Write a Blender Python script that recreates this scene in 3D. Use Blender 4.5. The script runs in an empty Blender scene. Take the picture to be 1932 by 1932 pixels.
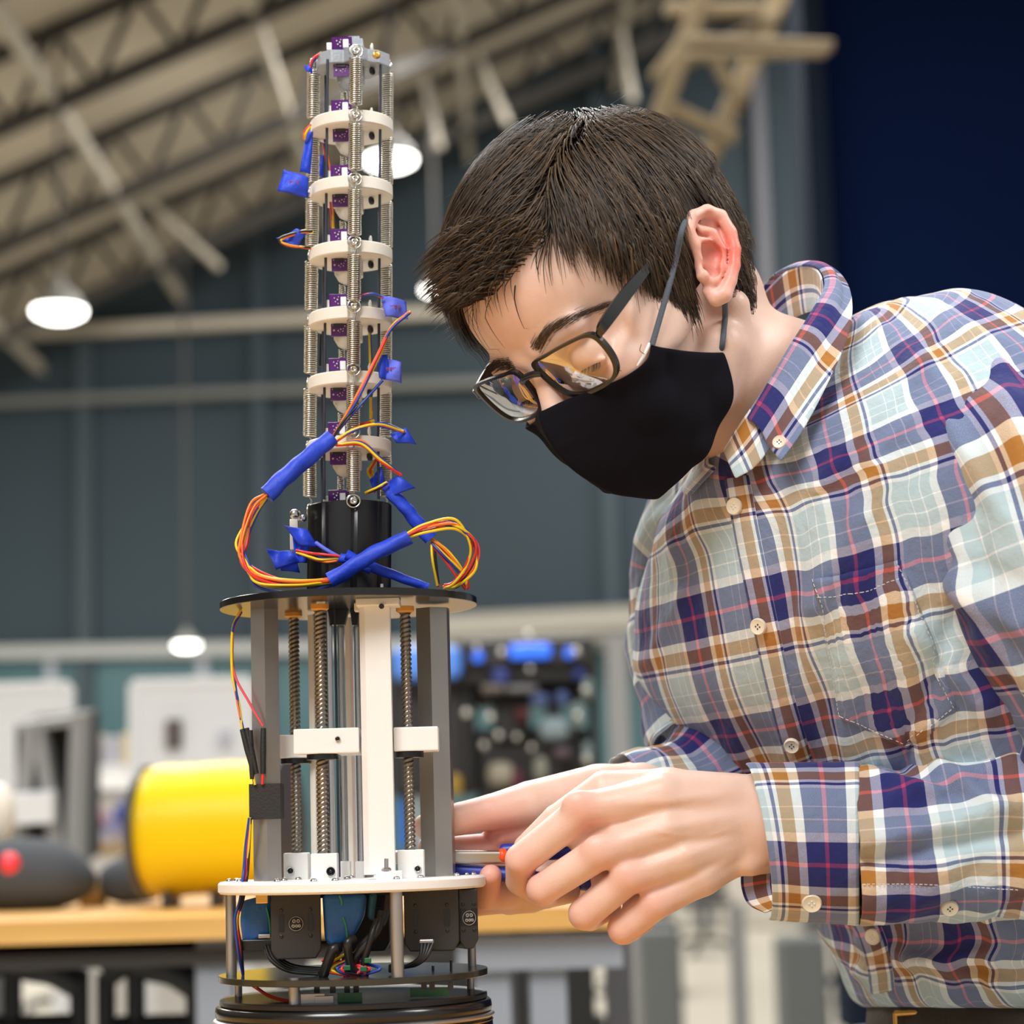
import bpy, bmesh, math, random
import numpy as np
from mathutils import Vector, Matrix, noise
from mathutils.bvhtree import BVHTree
random.seed(7); RS = np.random.RandomState(7)
SC = bpy.context.scene
COL = SC.collection
# ------------------------------------------------------------------ camera, world, lights
FPX = 4300.0                      # focal length in pixels of the 1932 px frame
PITCH, ROLL = math.radians(7.9), math.radians(1.6)
CAM = Vector((0, 0, 1.15))
FW = Vector((0, math.cos(PITCH), math.sin(PITCH)))
_U0 = Vector((0, -math.sin(PITCH), math.cos(PITCH))); _R0 = Vector((1, 0, 0))
RT = _R0 * math.cos(ROLL) - _U0 * math.sin(ROLL)
UP = _R0 * math.sin(ROLL) + _U0 * math.cos(ROLL)
cam = bpy.data.cameras.new('camera'); co = bpy.data.objects.new('camera', cam); COL.objects.link(co)
co.matrix_world = Matrix(((RT.x, UP.x, -FW.x, CAM.x), (RT.y, UP.y, -FW.y, CAM.y), (RT.z, UP.z, -FW.z, CAM.z), (0, 0, 0, 1)))
cam.sensor_width = 36; cam.lens = 36 * FPX / 1932; cam.clip_start = .05; cam.clip_end = 200
cam.dof.use_dof = True; cam.dof.focus_distance = 1.47; cam.dof.aperture_fstop = 6.0
SC.camera = co
SC.view_settings.view_transform = 'Standard'; SC.view_settings.look = 'None'
SC.view_settings.gamma = 1; SC.view_settings.use_curve_mapping = False
SC.view_settings.exposure = 0.27
SC.cycles.use_denoising = True
SC.cycles.max_bounces = 7; SC.cycles.transparent_max_bounces = 12
wd = bpy.data.worlds.new('hall_light'); SC.world = wd; wd.use_nodes = True
wd.node_tree.nodes['Background'].inputs[0].default_value = (1, .985, .97, 1)
wd.node_tree.nodes['Background'].inputs[1].default_value = .40

def area(name, loc, target, size, power, col=(1, 1, 1), size_y=None):
    l = bpy.data.lights.new(name, 'AREA'); l.energy = power; l.color = col; l.size = size
    if size_y: l.shape = 'RECTANGLE'; l.size_y = size_y
    o = bpy.data.objects.new(name, l); COL.objects.link(o); o.location = loc
    o.rotation_euler = (Vector(target) - Vector(loc)).to_track_quat('-Z', 'Y').to_euler(); return o
area('ceiling_light_key', (-1.2, -1.2, 4.2), (.1, 1.5, 1.3), 1.8, 150, (1, .985, .97))
area('ceiling_light_side', (2.6, .9, 3.9), (.2, 1.5, 1.3), 1.4, 80, (1, .98, .95))
area('ceiling_light_rear', (-.6, 3.6, 4.4), (.1, 1.6, 1.4), 1.6, 90, (.93, .97, 1))
for _x, _y, _z, _p in ((-3.0, 6.8, 5.8, 250), (.8, 8.5, 5.8, 190), (-5, 14, 5.8, 420), (-.5, 14.5, 7.5, 320), (-7, 21, 6.0, 500), (0, 21, 8.8, 560), (5.5, 22, 10.8, 620)):
    area('hall_fill_light', (_x, _y, _z), (_x, _y + (2 if _y > 18 else .5), 0), 2.5, _p, (1, .97, .93))  # area lights added to brighten the hall and its far wall

U = 1 / 2867.0                    # one picture pixel at 1.5 m, in metres
D0 = 1.5
def W(px, py, z=0.0, d=None):     # the point seen at a pixel, z picture units behind the 1.5 m plane (or at distance d)
    if d is None: d = D0 + z * U
    return CAM + FW * d + RT * ((px - 966) / FPX * d) + UP * ((966 - py) / FPX * d)
def PX(p):
    v = Vector(p) - CAM; d = v.dot(FW)
    return 966 + v.dot(RT) / d * FPX, 966 - v.dot(UP) / d * FPX, (d - D0) / U
def Wz(px, py, zw):               # point on a horizontal plane z = zw
    v = W(px, py, d=1) - CAM
    return CAM + v * ((zw - CAM.z) / v.z)
def Wy(px, py, yw):               # point on the vertical plane y = yw
    v = W(px, py, d=1) - CAM
    return CAM + v * (yw / v.y)
def cv(x, y, z): return RT * x - UP * y + FW * z      # direction given as right, down, away

# ------------------------------------------------------------------ materials
def mat(name, col, rough=.5, metal=0, spec=.5, bump=0, bscale=400, var=0, vscale=20, sss=0, sssr=(1, .3, .15), emis=None, estr=0, trans=0, alpha=1, coat=0, sheen=0, ior=None):
    m = bpy.data.materials.new(name); m.use_nodes = True; nt = m.node_tree; b = nt.nodes['Principled BSDF']
    b.inputs['Base Color'].default_value = (*col, 1); b.inputs['Roughness'].default_value = rough
    b.inputs['Metallic'].default_value = metal; b.inputs['Specular IOR Level'].default_value = spec
    b.inputs['Transmission Weight'].default_value = trans; b.inputs['Alpha'].default_value = alpha
    b.inputs['Coat Weight'].default_value = coat; b.inputs['Sheen Weight'].default_value = sheen
    if ior: b.inputs['IOR'].default_value = ior
    if sss:
        b.inputs['Subsurface Weight'].default_value = sss; b.inputs['Subsurface Radius'].default_value = sssr
        b.inputs['Subsurface Scale'].default_value = .006
    if emis: b.inputs['Emission Color'].default_value = (*emis, 1); b.inputs['Emission Strength'].default_value = estr
    tc = nt.nodes.new('ShaderNodeTexCoord')
    if var:
        n = nt.nodes.new('ShaderNodeTexNoise'); n.inputs['Scale'].default_value = vscale; n.inputs['Detail'].default_value = 5
        nt.links.new(tc.outputs['Object'], n.inputs['Vector'])
        mx = nt.nodes.new('ShaderNodeMix'); mx.data_type = 'RGBA'
        mx.inputs[6].default_value = (*[max(0, c * (1 - var)) for c in col], 1); mx.inputs[7].default_value = (*[min(1, c * (1 + var)) for c in col], 1)
        nt.links.new(n.outputs['Fac'], mx.inputs[0]); nt.links.new(mx.outputs[2], b.inputs['Base Color'])
    if bump:
        n = nt.nodes.new('ShaderNodeTexNoise'); n.inputs['Scale'].default_value = bscale; n.inputs['Detail'].default_value = 4
        nt.links.new(tc.outputs['Object'], n.inputs['Vector'])
        bp = nt.nodes.new('ShaderNodeBump'); bp.inputs['Strength'].default_value = bump; bp.inputs['Distance'].default_value = .001
        nt.links.new(n.outputs['Fac'], bp.inputs['Height']); nt.links.new(bp.outputs['Normal'], b.inputs['Normal'])
    return m

# ------------------------------------------------------------------ object helpers
def setp(o, label=None, cat=None, group=None, kind=None):
    if label: o['label'] = label
    if cat: o['category'] = cat
    if group: o['group'] = group
    if kind: o['kind'] = kind
    return o
def empty(name, loc, label=None, cat=None, group=None):
    o = bpy.data.objects.new(name, None); o.empty_display_size = .02; COL.objects.link(o); o.location = loc
    o['_w'] = 0; del o['_w']
    return setp(o, label, cat, group)
def _wloc(o):
    v = Vector(o.location)
    return v
def link(name, me, m=None, parent=None, smooth=None):
    o = bpy.data.objects.new(name, me); COL.objects.link(o)
    if m and not me.materials: me.materials.append(m)
    if parent:
        o.parent = parent
        root = parent
        off = Vector(parent.location)
        while root.parent: root = root.parent; off += Vector(root.location)
        o.location = -off
    return o
def wparent(o): return o
class MB:
    """collects shapes, all in world metres, and links them as one mesh"""
    def __init__(s): s.v = []; s.f = []; s.m = []; s.sm = []; s.uv = {}; s.mi = 0; s.s = False
    def add(s, vs, fs, smooth=None):
        o = len(s.v); s.v += [tuple(v) for v in vs]
        for f in fs: s.f.append(tuple(i + o for i in f)); s.m.append(s.mi); s.sm.append(s.s if smooth is None else smooth)
        return o
    def box(s, c, size, axes=None, bev=0):
        c = Vector(c); X, Y, Z = axes if axes else (Vector((1, 0, 0)), Vector((0, 1, 0)), Vector((0, 0, 1)))
        hx, hy, hz = [k / 2 for k in size]
        if bev <= 0:
            vs = [c + X * (i * hx) + Y * (j * hy) + Z * (k * hz) for i in (-1, 1) for j in (-1, 1) for k in (-1, 1)]
            s.add(vs, [(0, 1, 3, 2), (4, 6, 7, 5), (0, 4, 5, 1), (2, 3, 7, 6), (0, 2, 6, 4), (1, 5, 7, 3)], False); return s
        bm = bmesh.new(); bmesh.ops.create_cube(bm, size=1)
        for v in bm.verts: v.co = Vector((v.co.x * size[0], v.co.y * size[1], v.co.z * size[2]))
        bmesh.ops.bevel(bm, geom=bm.edges[:], offset=min(bev, .45 * min(size)), segments=2, affect='EDGES', profile=.5)
        bm.verts.ensure_lookup_table()
        for i, v in enumerate(bm.verts): v.index = i
        s.add([c + X * v.co.x + Y * v.co.y + Z * v.co.z for v in bm.verts], [[v.index for v in f.verts] for f in bm.faces], False); bm.free(); return s
    def prism(s, pts, n, h, smooth=False):
        """closed polygon of 3D points extruded by n*h"""
        k = len(pts); n = Vector(n) * h; pts = [Vector(p) for p in pts]
        s.add(pts + [p + n for p in pts], [tuple(range(k))[::-1], tuple(range(k, 2 * k))], False)
        s.add(pts + [p + n for p in pts], [(i, (i + 1) % k, k + (i + 1) % k, k + i) for i in range(k)], smooth); return s
    def lathe(s, c, ax, prof, n=24, smooth=True, cap=True, ref=None, arc=None):
        c = Vector(c); ax = Vector(ax).normalized(); a = Vector(ref) if ref else (Vector((1, 0, 0)) if abs(ax.x) < .8 else Vector((0, 1, 0)))
        a = (a - ax * a.dot(ax)).normalized(); b = ax.cross(a); vs = []
        for r, h in prof:
            for i in range(n):
                t = 2 * math.pi * i / n; vs.append(c + ax * h + (a * math.cos(t) + b * math.sin(t)) * r)
        fs = [(j * n + i, j * n + (i + 1) % n, (j + 1) * n + (i + 1) % n, (j + 1) * n + i) for j in range(len(prof) - 1) for i in range(n)]
        s.add(vs, fs, smooth)
        if cap:
            for j, rev in ((0, 1), (len(prof) - 1, 0)):
                if prof[j][0] > 1e-6:
                    ring = vs[j * n:(j + 1) * n]; idx = tuple(range(n)); s.add(ring, [idx[::-1] if rev else idx], False)
        return s
    def cyl(s, a, b, r, n=16, r2=None, smooth=True):
        a, b = Vector(a), Vector(b); return s.lathe(a, b - a, [(r, 0), (r if r2 is None else r2, (b - a).length)], n, smooth)
    def tube(s, pts, r, n=8, closed=False, caps=True):
        P = [Vector(p) for p in pts]; k = len(P); rr = r if hasattr(r, '__len__') else [r] * k
        if k < 2: return s
        T = [(P[min(i + 1, k - 1)] - P[max(i - 1, 0)]).normalized() if not closed else (P[(i + 1) % k] - P[i - 1]).normalized() for i in range(k)]
        a = T[0].orthogonal().normalized(); vs = []
        for i in range(k):
            a = (a - T[i] * a.dot(T[i])); a = a.normalized() if a.length > 1e-9 else T[i].orthogonal().normalized(); b = T[i].cross(a)
            for j in range(n): t = 2 * math.pi * j / n; vs.append(P[i] + (a * math.cos(t) + b * math.sin(t)) * rr[i])
        fs = [(i * n + j, i * n + (j + 1) % n, (i + 1) * n + (j + 1) % n, (i + 1) * n + j) for i in range(k - 1) for j in range(n)]
        if closed: fs += [((k - 1) * n + j, (k - 1) * n + (j + 1) % n, (j + 1) % n, j) for j in range(n)]
        s.add(vs, fs, True)
        if caps and not closed: s.add(vs[:n], [tuple(range(n))[::-1]], False); s.add(vs[-n:], [tuple(range(n))], False)
        return s
    def sphere(s, c, r, n=12, sc=(1, 1, 1), axes=None):
        c = Vector(c); X, Y, Z = axes if axes else (Vector((1, 0, 0)), Vector((0, 1, 0)), Vector((0, 0, 1))); m = n // 2; vs = []
        for j in range(m + 1):
            p = math.pi * j / m
            for i in range(n):
                t = 2 * math.pi * i / n; vs.append(c + X * (r * sc[0] * math.sin(p) * math.cos(t)) + Y * (r * sc[1] * math.sin(p) * math.sin(t)) + Z * (r * sc[2] * math.cos(p)))
        s.add(vs, [(j * n + i, (j + 1) * n + i, (j + 1) * n + (i + 1) % n, j * n + (i + 1) % n) for j in range(m) for i in range(n)], True); return s
    def grid(s, rows, closed=False, smooth=True, flip=False):
        m = len(rows); n = len(rows[0]); vs = [p for r in rows for p in r]; e = n if closed else n - 1
        fs = [(j * n + i, j * n + (i + 1) % n, (j + 1) * n + (i + 1) % n, (j + 1) * n + i) for j in range(m - 1) for i in range(e)]
        if flip: fs = [f[::-1] for f in fs]
        return s.add(vs, fs, smooth)
    def build(s, name, m=None, parent=None, label=None, cat=None, group=None, kind=None, recalc=True):
        me = bpy.data.meshes.new(name); me.from_pydata(s.v, [], s.f)
        ms = m if isinstance(m, (list, tuple)) else [m]
        for x in ms:
            if x: me.materials.append(x)
        me.polygons.foreach_set('use_smooth', s.sm)
        if len(ms) > 1: me.polygons.foreach_set('material_index', s.m)
        if recalc:
            bm = bmesh.new(); bm.from_mesh(me); bmesh.ops.remove_doubles(bm, verts=bm.verts, dist=1e-6) if len(s.v) < 4000 and not any(s.sm) else None
            bmesh.ops.recalc_face_normals(bm, faces=bm.faces); bm.to_mesh(me); bm.free()
        me.update()
        return setp(link(name, me, None, parent), label, cat, group, kind)
def cr(pts, n=8, closed=False):
    """Catmull-Rom through points (tuples of any length)"""
    P = [np.array(p, float) for p in pts]; k = len(P); out = []
    rng = range(k) if closed else range(k - 1)
    for i in rng:
        a, b, c, d = (P[(i - 1) % k] if closed or i > 0 else 2 * P[0] - P[1]), P[i], P[(i + 1) % k], (P[(i + 2) % k] if closed or i + 2 < k else 2 * P[-1] - P[-2])
        for j in range(n):
            t = j / n; out.append(.5 * ((2 * b) + (c - a) * t + (2 * a - 5 * b + 4 * c - d) * t * t + (3 * b - a - 3 * c + d) * t ** 3))
    if not closed: out.append(P[-1])
    return out
def interp(tab, x):
    xs = [t[0] for t in tab]
    return [float(np.interp(x, xs, [t[k] for t in tab])) for k in range(1, len(tab[0]))]
def copytree(o, loc, label=None, group=None):
    c = o.copy(); COL.objects.link(c); c.location = loc
    for ch in o.children:
        d = ch.copy(); COL.objects.link(d); d.parent = c
        for g in ch.children:
            e = g.copy(); COL.objects.link(e); e.parent = d
    if label: c['label'] = label
    if group: c['group'] = group
    return c

# ------------------------------------------------------------------ implicit surfaces (smooth unions) for bodies
class SDF:
    def __init__(s, lo, hi, h):
        s.lo = np.array(lo, float); s.h = h; s.n = np.maximum(4, np.ceil((np.array(hi) - s.lo) / h).astype(int) + 1)
        s.F = np.full(s.n, 50.0 * h, np.float32)
    def _sub(s, lo, hi):
        a = np.clip(np.floor((np.array(lo) - s.lo) / s.h).astype(int), 0, s.n - 1); b = np.clip(np.ceil((np.array(hi) - s.lo) / s.h).astype(int) + 1, 1, s.n)
        if (b <= a).any(): return None
        ax = [s.lo[i] + np.arange(a[i], b[i]) * s.h for i in range(3)]
        sl = tuple(slice(a[i], b[i]) for i in range(3))
        return sl, ax[0][:, None, None], ax[1][None, :, None], ax[2][None, None, :]
    def _mix(s, sl, d, k, op):
        F = s.F[sl]
        if op == 'sub': d = -d; a, b = -F, -d
        else: a, b = F, d
        if k > 0:
            h = np.maximum(k - np.abs(a - b), 0) / k; r = np.minimum(a, b) - h * h * h * k / 6
        else: r = np.minimum(a, b)
        s.F[sl] = -r if op == 'sub' else r
    def cone(s, a, b, ra, rb=None, k=3, op='add'):
        rb = ra if rb is None else rb; a = np.array(a, float); b = np.array(b, float); m = max(ra, rb) + k + 3 * s.h
        r = s._sub(np.minimum(a, b) - m, np.maximum(a, b) + m)
        if r is None: return s
        sl, x, y, z = r; ab = b - a; L = (ab ** 2).sum() + 1e-12
        t = np.clip(((x - a[0]) * ab[0] + (y - a[1]) * ab[1] + (z - a[2]) * ab[2]) / L, 0, 1)
        d = np.sqrt((x - a[0] - ab[0] * t) ** 2 + (y - a[1] - ab[1] * t) ** 2 + (z - a[2] - ab[2] * t) ** 2) - (ra + (rb - ra) * t)
        s._mix(sl, d.astype(np.float32), k, op); return s
    def chain(s, pts, k=3, op='add'):
        for p, q in zip(pts[:-1], pts[1:]): s.cone(p[:3], q[:3], p[3], q[3], k, op)
        return s
    def ell(s, c, r, k=3, axes=None, op='add'):
        c = np.array(c, float); r = np.array(r, float); m = r.max() + k + 3 * s.h
        q = s._sub(c - m, c + m)
        if q is None: return s
        sl, x, y, z = q; x, y, z = x - c[0], y - c[1], z - c[2]
        if axes is not None:
            A = np.array(axes, float); x, y, z = [x * A[i][0] + y * A[i][1] + z * A[i][2] for i in range(3)]
        k0 = np.sqrt((x / r[0]) ** 2 + (y / r[1]) ** 2 + (z / r[2]) ** 2); k1 = np.sqrt((x / r[0] ** 2) ** 2 + (y / r[1] ** 2) ** 2 + (z / r[2] ** 2) ** 2) + 1e-9
        s._mix(sl, (k0 * (k0 - 1) / k1).astype(np.float32), k, op); return s
    def mesh(s):
        F = s.F; n = F.shape; I = F < 0
        c = [I[i:n[0] - 1 + i, j:n[1] - 1 + j, k:n[2] - 1 + k] for i in (0, 1) for j in (0, 1) for k in (0, 1)]
        cnt = sum(x.astype(np.int8) for x in c); act = (cnt > 0) & (cnt < 8); idx = np.argwhere(act)
        ids = np.full(act.shape, -1, np.int64); ids[act] = np.arange(len(idx))
        V = np.zeros((len(idx), 3)); N = np.zeros(len(idx))
        cor = [(i, j, k) for i in (0, 1) for j in (0, 1) for k in (0, 1)]
        val = [F[idx[:, 0] + q[0], idx[:, 1] + q[1], idx[:, 2] + q[2]].astype(float) for q in cor]
        for a in range(8):
            for b in range(a + 1, 8):
                df = [abs(cor[a][i] - cor[b][i]) for i in range(3)]
                if sum(df) != 1: continue
                va, vb = val[a], val[b]; m = (va < 0) != (vb < 0); t = np.where(m, va / np.where(m, va - vb, 1), 0)
                p = np.array(cor[a])[None] + t[:, None] * (np.array(cor[b]) - np.array(cor[a]))[None]
                V[m] += p[m]; N[m] += 1
        V = V / N[:, None] + idx; V = s.lo + V * s.h
        fs = []
        for ax in range(3):
            u, v = (ax + 1) % 3, (ax + 2) % 3
            s0 = [slice(0, n[i]) for i in range(3)]; s1 = list(s0); s0[ax] = slice(0, n[ax] - 1); s1[ax] = slice(1, n[ax])
            A = I[tuple(s0)]; B = I[tuple(s1)]; e = np.argwhere(A != B); e = e[(e[:, u] > 0) & (e[:, v] > 0) & (e[:, u] < n[u] - 1) & (e[:, v] < n[v] - 1)]
            ins = A[e[:, 0], e[:, 1], e[:, 2]]
            def g(du, dv):
                q = e.copy(); q[:, u] -= du; q[:, v] -= dv; return ids[q[:, 0], q[:, 1], q[:, 2]]
            f = np.stack([g(1, 1), g(0, 1), g(0, 0), g(1, 0)], 1); f[~ins] = f[~ins][:, ::-1]; fs.append(f)
        return V, np.concatenate(fs)
def smooth_mesh(V, Fc, it=2, lam=.5):
    V = V.copy(); e = np.concatenate([Fc[:, [i, (i + 1) % 4]] for i in range(4)]); n = len(V)
    deg = np.bincount(e[:, 0], minlength=n) + np.bincount(e[:, 1], minlength=n)
    for q in range(it):
        S = np.stack([np.bincount(e[:, 0], V[e[:, 1], i], n) + np.bincount(e[:, 1], V[e[:, 0], i], n) for i in range(3)], 1) / np.maximum(deg, 1)[:, None]
        V += lam * (S - V)
    return V
# ------------------------------------------------------------------ the hall
M_floor = mat('pale_floor', (.50, .46, .38), .35, var=.08, vscale=2)
M_wallg = mat('teal_grey_wall', (.017, .031, .041), .8, var=.12, vscale=.6)
M_lowwall = mat('teal_glass_wall', (.035, .095, .108), .5, var=.2, vscale=1.2)
M_navy = mat('navy_wall', (.0012, .0075, .040), .9, spec=.1, var=.1, vscale=.7)
M_ceil = mat('ceiling_deck', (.46, .40, .31), .8, var=.12, vscale=1.5)
M_truss = mat('dark_truss_steel', (.045, .04, .035), .6)
M_beam = mat('beige_beam', (.42, .38, .31), .6)
M_tan = mat('tan_crane_steel', (.16, .115, .055), .55)
M_greyst = mat('grey_steel', (.30, .32, .36), .5)
def struct(name, b, m): return b.build(name, m, kind='structure')
b = MB(); b.box((0, 13, -.05), (44, 38, .1)); struct('floor', b, M_floor)
TH = math.radians(8)             # the far wall swings toward the camera on the right
WX = Vector((math.cos(TH), -math.sin(TH), 0)); WN = Vector((math.sin(TH), math.cos(TH), 0)); WO = Vector((0, 27.0, 0))
def wallpt(px, py, off=0):
    v = W(px, py, d=1) - CAM; o = WO - WN * off; return CAM + v * ((o - CAM).dot(WN) / v.dot(WN))
b = MB(); b.box(WO + WN * .15 + Vector((0, 0, 8)), (44, .3, 16), (WX, WN, ZV0)) if False else b.box(WO + WN * .15 + Vector((0, 0, 8)), (44, .3, 16), (WX, WN, Vector((0, 0, 1))))
struct('wall_back', b, M_wallg)
# lower glazed band of the far wall
z_mid = wallpt(300, 1222).z
b = MB(); b.box(WO + Vector((0, 0, z_mid / 2)) - WN * .02, (44, .06, z_mid), (WX, WN, Vector((0, 0, 1)))); struct('window_1', b, M_lowwall)
for i in range(-7, 8):
    b = MB(); b.box(WO + WX * (i * 1.9) + Vector((0, 0, z_mid / 2)) - WN * .08, (.12, .08, z_mid), (WX, WN, Vector((0, 0, 1)))); struct('trim_1', b, M_greyst)
def hbeam(p, q, h, m, name='trim_2', off=.15):
    a, c = wallpt(*p, off), wallpt(*q, off); X = (c - a).normalized(); n = X.cross(Vector((0, 0, 1))).normalized(); b = MB(); b.box((a + c) / 2, ((c - a).length, .15, h), (X, n, n.cross(X))); struct(name, b, m)
hbeam((-700, 668), (1700, 545), .13, M_beam); hbeam((-700, 790), (1700, 688), .10, mat('faint_beam', (.12, .125, .115), .7)); hbeam((-500, 1240), (2400, 1192), .15, mat('sill_beam', (.30, .31, .30), .5)); 
hbeam((835, 1182), (1700, 1142), .26, mat('pale_beam', (.27, .255, .215), .5), 'trim_3', .5)
hbeam((835, 1206), (1700, 1190), .10, mat('pale_beam_low', (.22, .21, .18), .5), 'trim_3', .45)
for px, w, c in ((485, .16, (.024, .040, .052)), (700, .1, (.026, .042, .054)), (1436, .14, (.13, .13, .15)), (160, .2, (.026, .042, .052)), (1130, .14, (.03, .05, .062)), (1560, .2, (.02, .024, .04))):
    a = wallpt(px, 300, .1); b = MB(); b.box((a.x, a.y, 8.2), (w, .12, 13), (WX, WN, Vector((0, 0, 1)))); struct('trim_4', b, mat('wall_post', c, .7))
# navy side wall on the right, standing forward of the far wall
a = Wy(1560, 900, 13); b = MB(); b.box((a.x + 6, 13.2, 8), (12, .3, 16)); struct('wall_right', b, M_navy)
b = MB(); b.box((a.x, 13, 7), (.12, .5, 14)); struct('trim_5', b, mat('wall_edge', (.012, .018, .032), .9, spec=.05))
b = MB(); b.box((-15.6, 12, 8), (.3, 36, 16)); struct('wall_left', b, M_wallg)
# pitched ceiling
p0, p1 = wallpt(0, 632), wallpt(1240, 20)
m_ = (p1.z - p0.z) / (p1.x - p0.x)
def roofz(x): return p0.z + m_ * (x - p0.x)
b = MB(); xa, xb = -16, 14; t = .15
n_ = Vector((-m_, 0, 1)).normalized(); sl = Vector((1, 0, m_)).normalized()
b.prism([Vector((xa, -6, roofz(xa))), Vector((xb, -6, roofz(xb))), Vector((xb, 30, roofz(xb))), Vector((xa, 30, roofz(xa)))], n_, t); struct('ceiling', b, M_ceil)
b = MB(); b.prism([Vector((xb, -6, roofz(xb))), Vector((18, -6, roofz(xb) - 3)), Vector((18, 30, roofz(xb) - 3)), Vector((xb, 30, roofz(xb)))], Vector((0, 0, 1)), t); struct('ceiling', b, M_ceil)
# roof joists: chord, chord, web; one object per joist with the chords and braces as parts
jl = 'open-web roof joist'
def joist(y, drop, hsize, lab):
    r = empty('roof_joist', (p0.x, y, roofz(p0.x)), lab, 'joist', 'open web roof joists')
    for k, dz in enumerate((.06, drop)):
        b = MB(); A = Vector((xa, y, roofz(xa) - dz)); B = Vector((xb, y, roofz(xb) - dz)); b.box((A + B) / 2, ((B - A).length, hsize, hsize * 1.1), (sl, Vector((0, 1, 0)), n_)); b.build('chord', M_truss, r)
    n = 40; b = MB()
    for i in range(n):
        x0 = xa + (xb - xa) * i / n; x1 = xa + (xb - xa) * (i + .5) / n; x2 = xa + (xb - xa) * (i + 1) / n
        b.cyl((x0, y, roofz(x0) - .06), (x1, y, roofz(x1) - drop), hsize * .3, 5); b.cyl((x1, y, roofz(x1) - drop), (x2, y, roofz(x2) - .06), hsize * .3, 5)
    b.build('web_brace', M_truss, r, kind='stuff'); r['kind'] = 'structure'
for y, lab in ((25.6, 'farthest dark open-web joist, tight against the far wall'), (22.7, 'dark open-web roof joist, second from the far wall'), (19.7, 'dark open-web roof joist, third from the far wall'), (16.9, 'dark open-web roof joist, fourth from the far wall'), (14.4, 'dark open-web roof joist, fifth from the far wall'), (11.5, 'dark open-web roof joist past the pale ceiling strip, nearest the camera')):
    joist(y, .76, .13, lab)
for i, x in enumerate((-10.2, -7.8, -5.8, -4.0, -2.2, -.4, 1.4, 3.2)):
    b = MB(); b.box((x, 19, roofz(x) - .7), (.09, 20, .12)); b.build('trim_6', M_beam, kind='structure')
b = MB(); b.box((-5, 12.9, roofz(-5) - .3), (17, 1.05, .07), (sl, Vector((0, 1, 0)), n_)); b.build('trim_7', mat('ceiling_highlight', (.72, .64, .52), .6), kind='structure')  # pale strip standing in for the brighter highlight band on the ceiling
# ridge struts below the eave seen against the wall
for i, (x0, y0, x1, y1) in enumerate(((150, 250, 345, 445), (300, 400, 415, 505), (880, 60, 960, 235), (1170, 60, 1195, 190), (210, 180, 300, 360), (800, 150, 830, 280))):
    a, c = wallpt(x0, y0, 3), wallpt(x1, y1, 3); b = MB(); b.cyl(a, c, .045, 8); struct('trim_8', b, M_beam)
# ------------------------------------------------------------------ hanging lamps
M_lamp = mat('lamp_glow', (1, 1, 1), .5, emis=(1, .97, .9), estr=9)
M_dome = mat('lamp_dome', (.22, .22, .2), .5)
def lamp(px, py, d, wpx, lab):
    c = W(px, py, d=d); r = wpx / 2 / FPX * d; o = empty('high_bay_lamp', c, lab, 'lamp', 'high bay lamps')
    b = MB(); b.lathe(c + Vector((0, 0, r * .25)), Vector((0, 0, 1)), [(r * 1.02, 0), (r, .04 * r), (r * .85, r * .45), (r * .55, r * .8), (r * .25, r * .95), (r * .22, r * 1.3), (0, r * 1.3)], 28, cap=False); b.build('shade', M_dome, o)
    b = MB(); b.lathe(c, Vector((0, 0, 1)), [(0, -r * .12), (r * .6, -r * .08), (r * .96, r * .1), (r, r * .25), (0, r * .25)], 28, cap=False); b.build('diffuser', M_lamp, o)
    b = MB(); b.cyl(c + Vector((0, 0, r * 1.5)), Vector((c.x, c.y, roofz(c.x) - .05)), .02, 8); b.build('hanger', M_truss, o)
lamp(111, 597, 20, 96, 'lit dome lamp hanging low at the left by the long beam'); lamp(737, 311, 19, 92, 'lit dome lamp glowing behind the robot spine'); lamp(822, 552, 24, 50, 'small lit dome lamp half hidden by the forelock of hair')
lamp(352, 1222, 25.5, 46, 'small bright lamp above the white board, low on the far wall')
# ------------------------------------------------------------------ tan crane frame, top right
cr_ = empty('crane_frame', W(1400, 100, d=9), 'tan steel lattice crane frame hanging under the roof', 'crane'); 
def cbar(p, q, w, d=9, d2=None, name='beam', t=.09, m=None):
    a, c = W(*p, d=d), W(*q, d=d2 or d); X = (c - a).normalized(); Z = FW.cross(X).normalized(); b = MB(); b.box((a + c) / 2, ((c - a).length, t, w / FPX * d), (X, FW, Z), .01); b.build(name, m or M_tan, cr_)
cbar((1335, -40), (1235, 250), 38); cbar((1495, -60), (1335, 305), 38, 9.6); cbar((1290, 76), (1572, 88), 22, 8.6, 8.4, t=.05); cbar((1290, 108), (1560, 100), 16, 8.6, 8.4, t=.05); cbar((1250, 200), (1390, 262), 26, 9.3); cbar((1300, 30), (1400, 200), 22, 9.3); cbar((1270, 130), (1470, 30), 22, 9.3); cbar((1235, 245), (1345, 300), 30, 9.3); cbar((1230, 150), (1300, 60), 18, 9.4)
cbar((1255, 20), (1440, 20), 24, 9.2)
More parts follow.
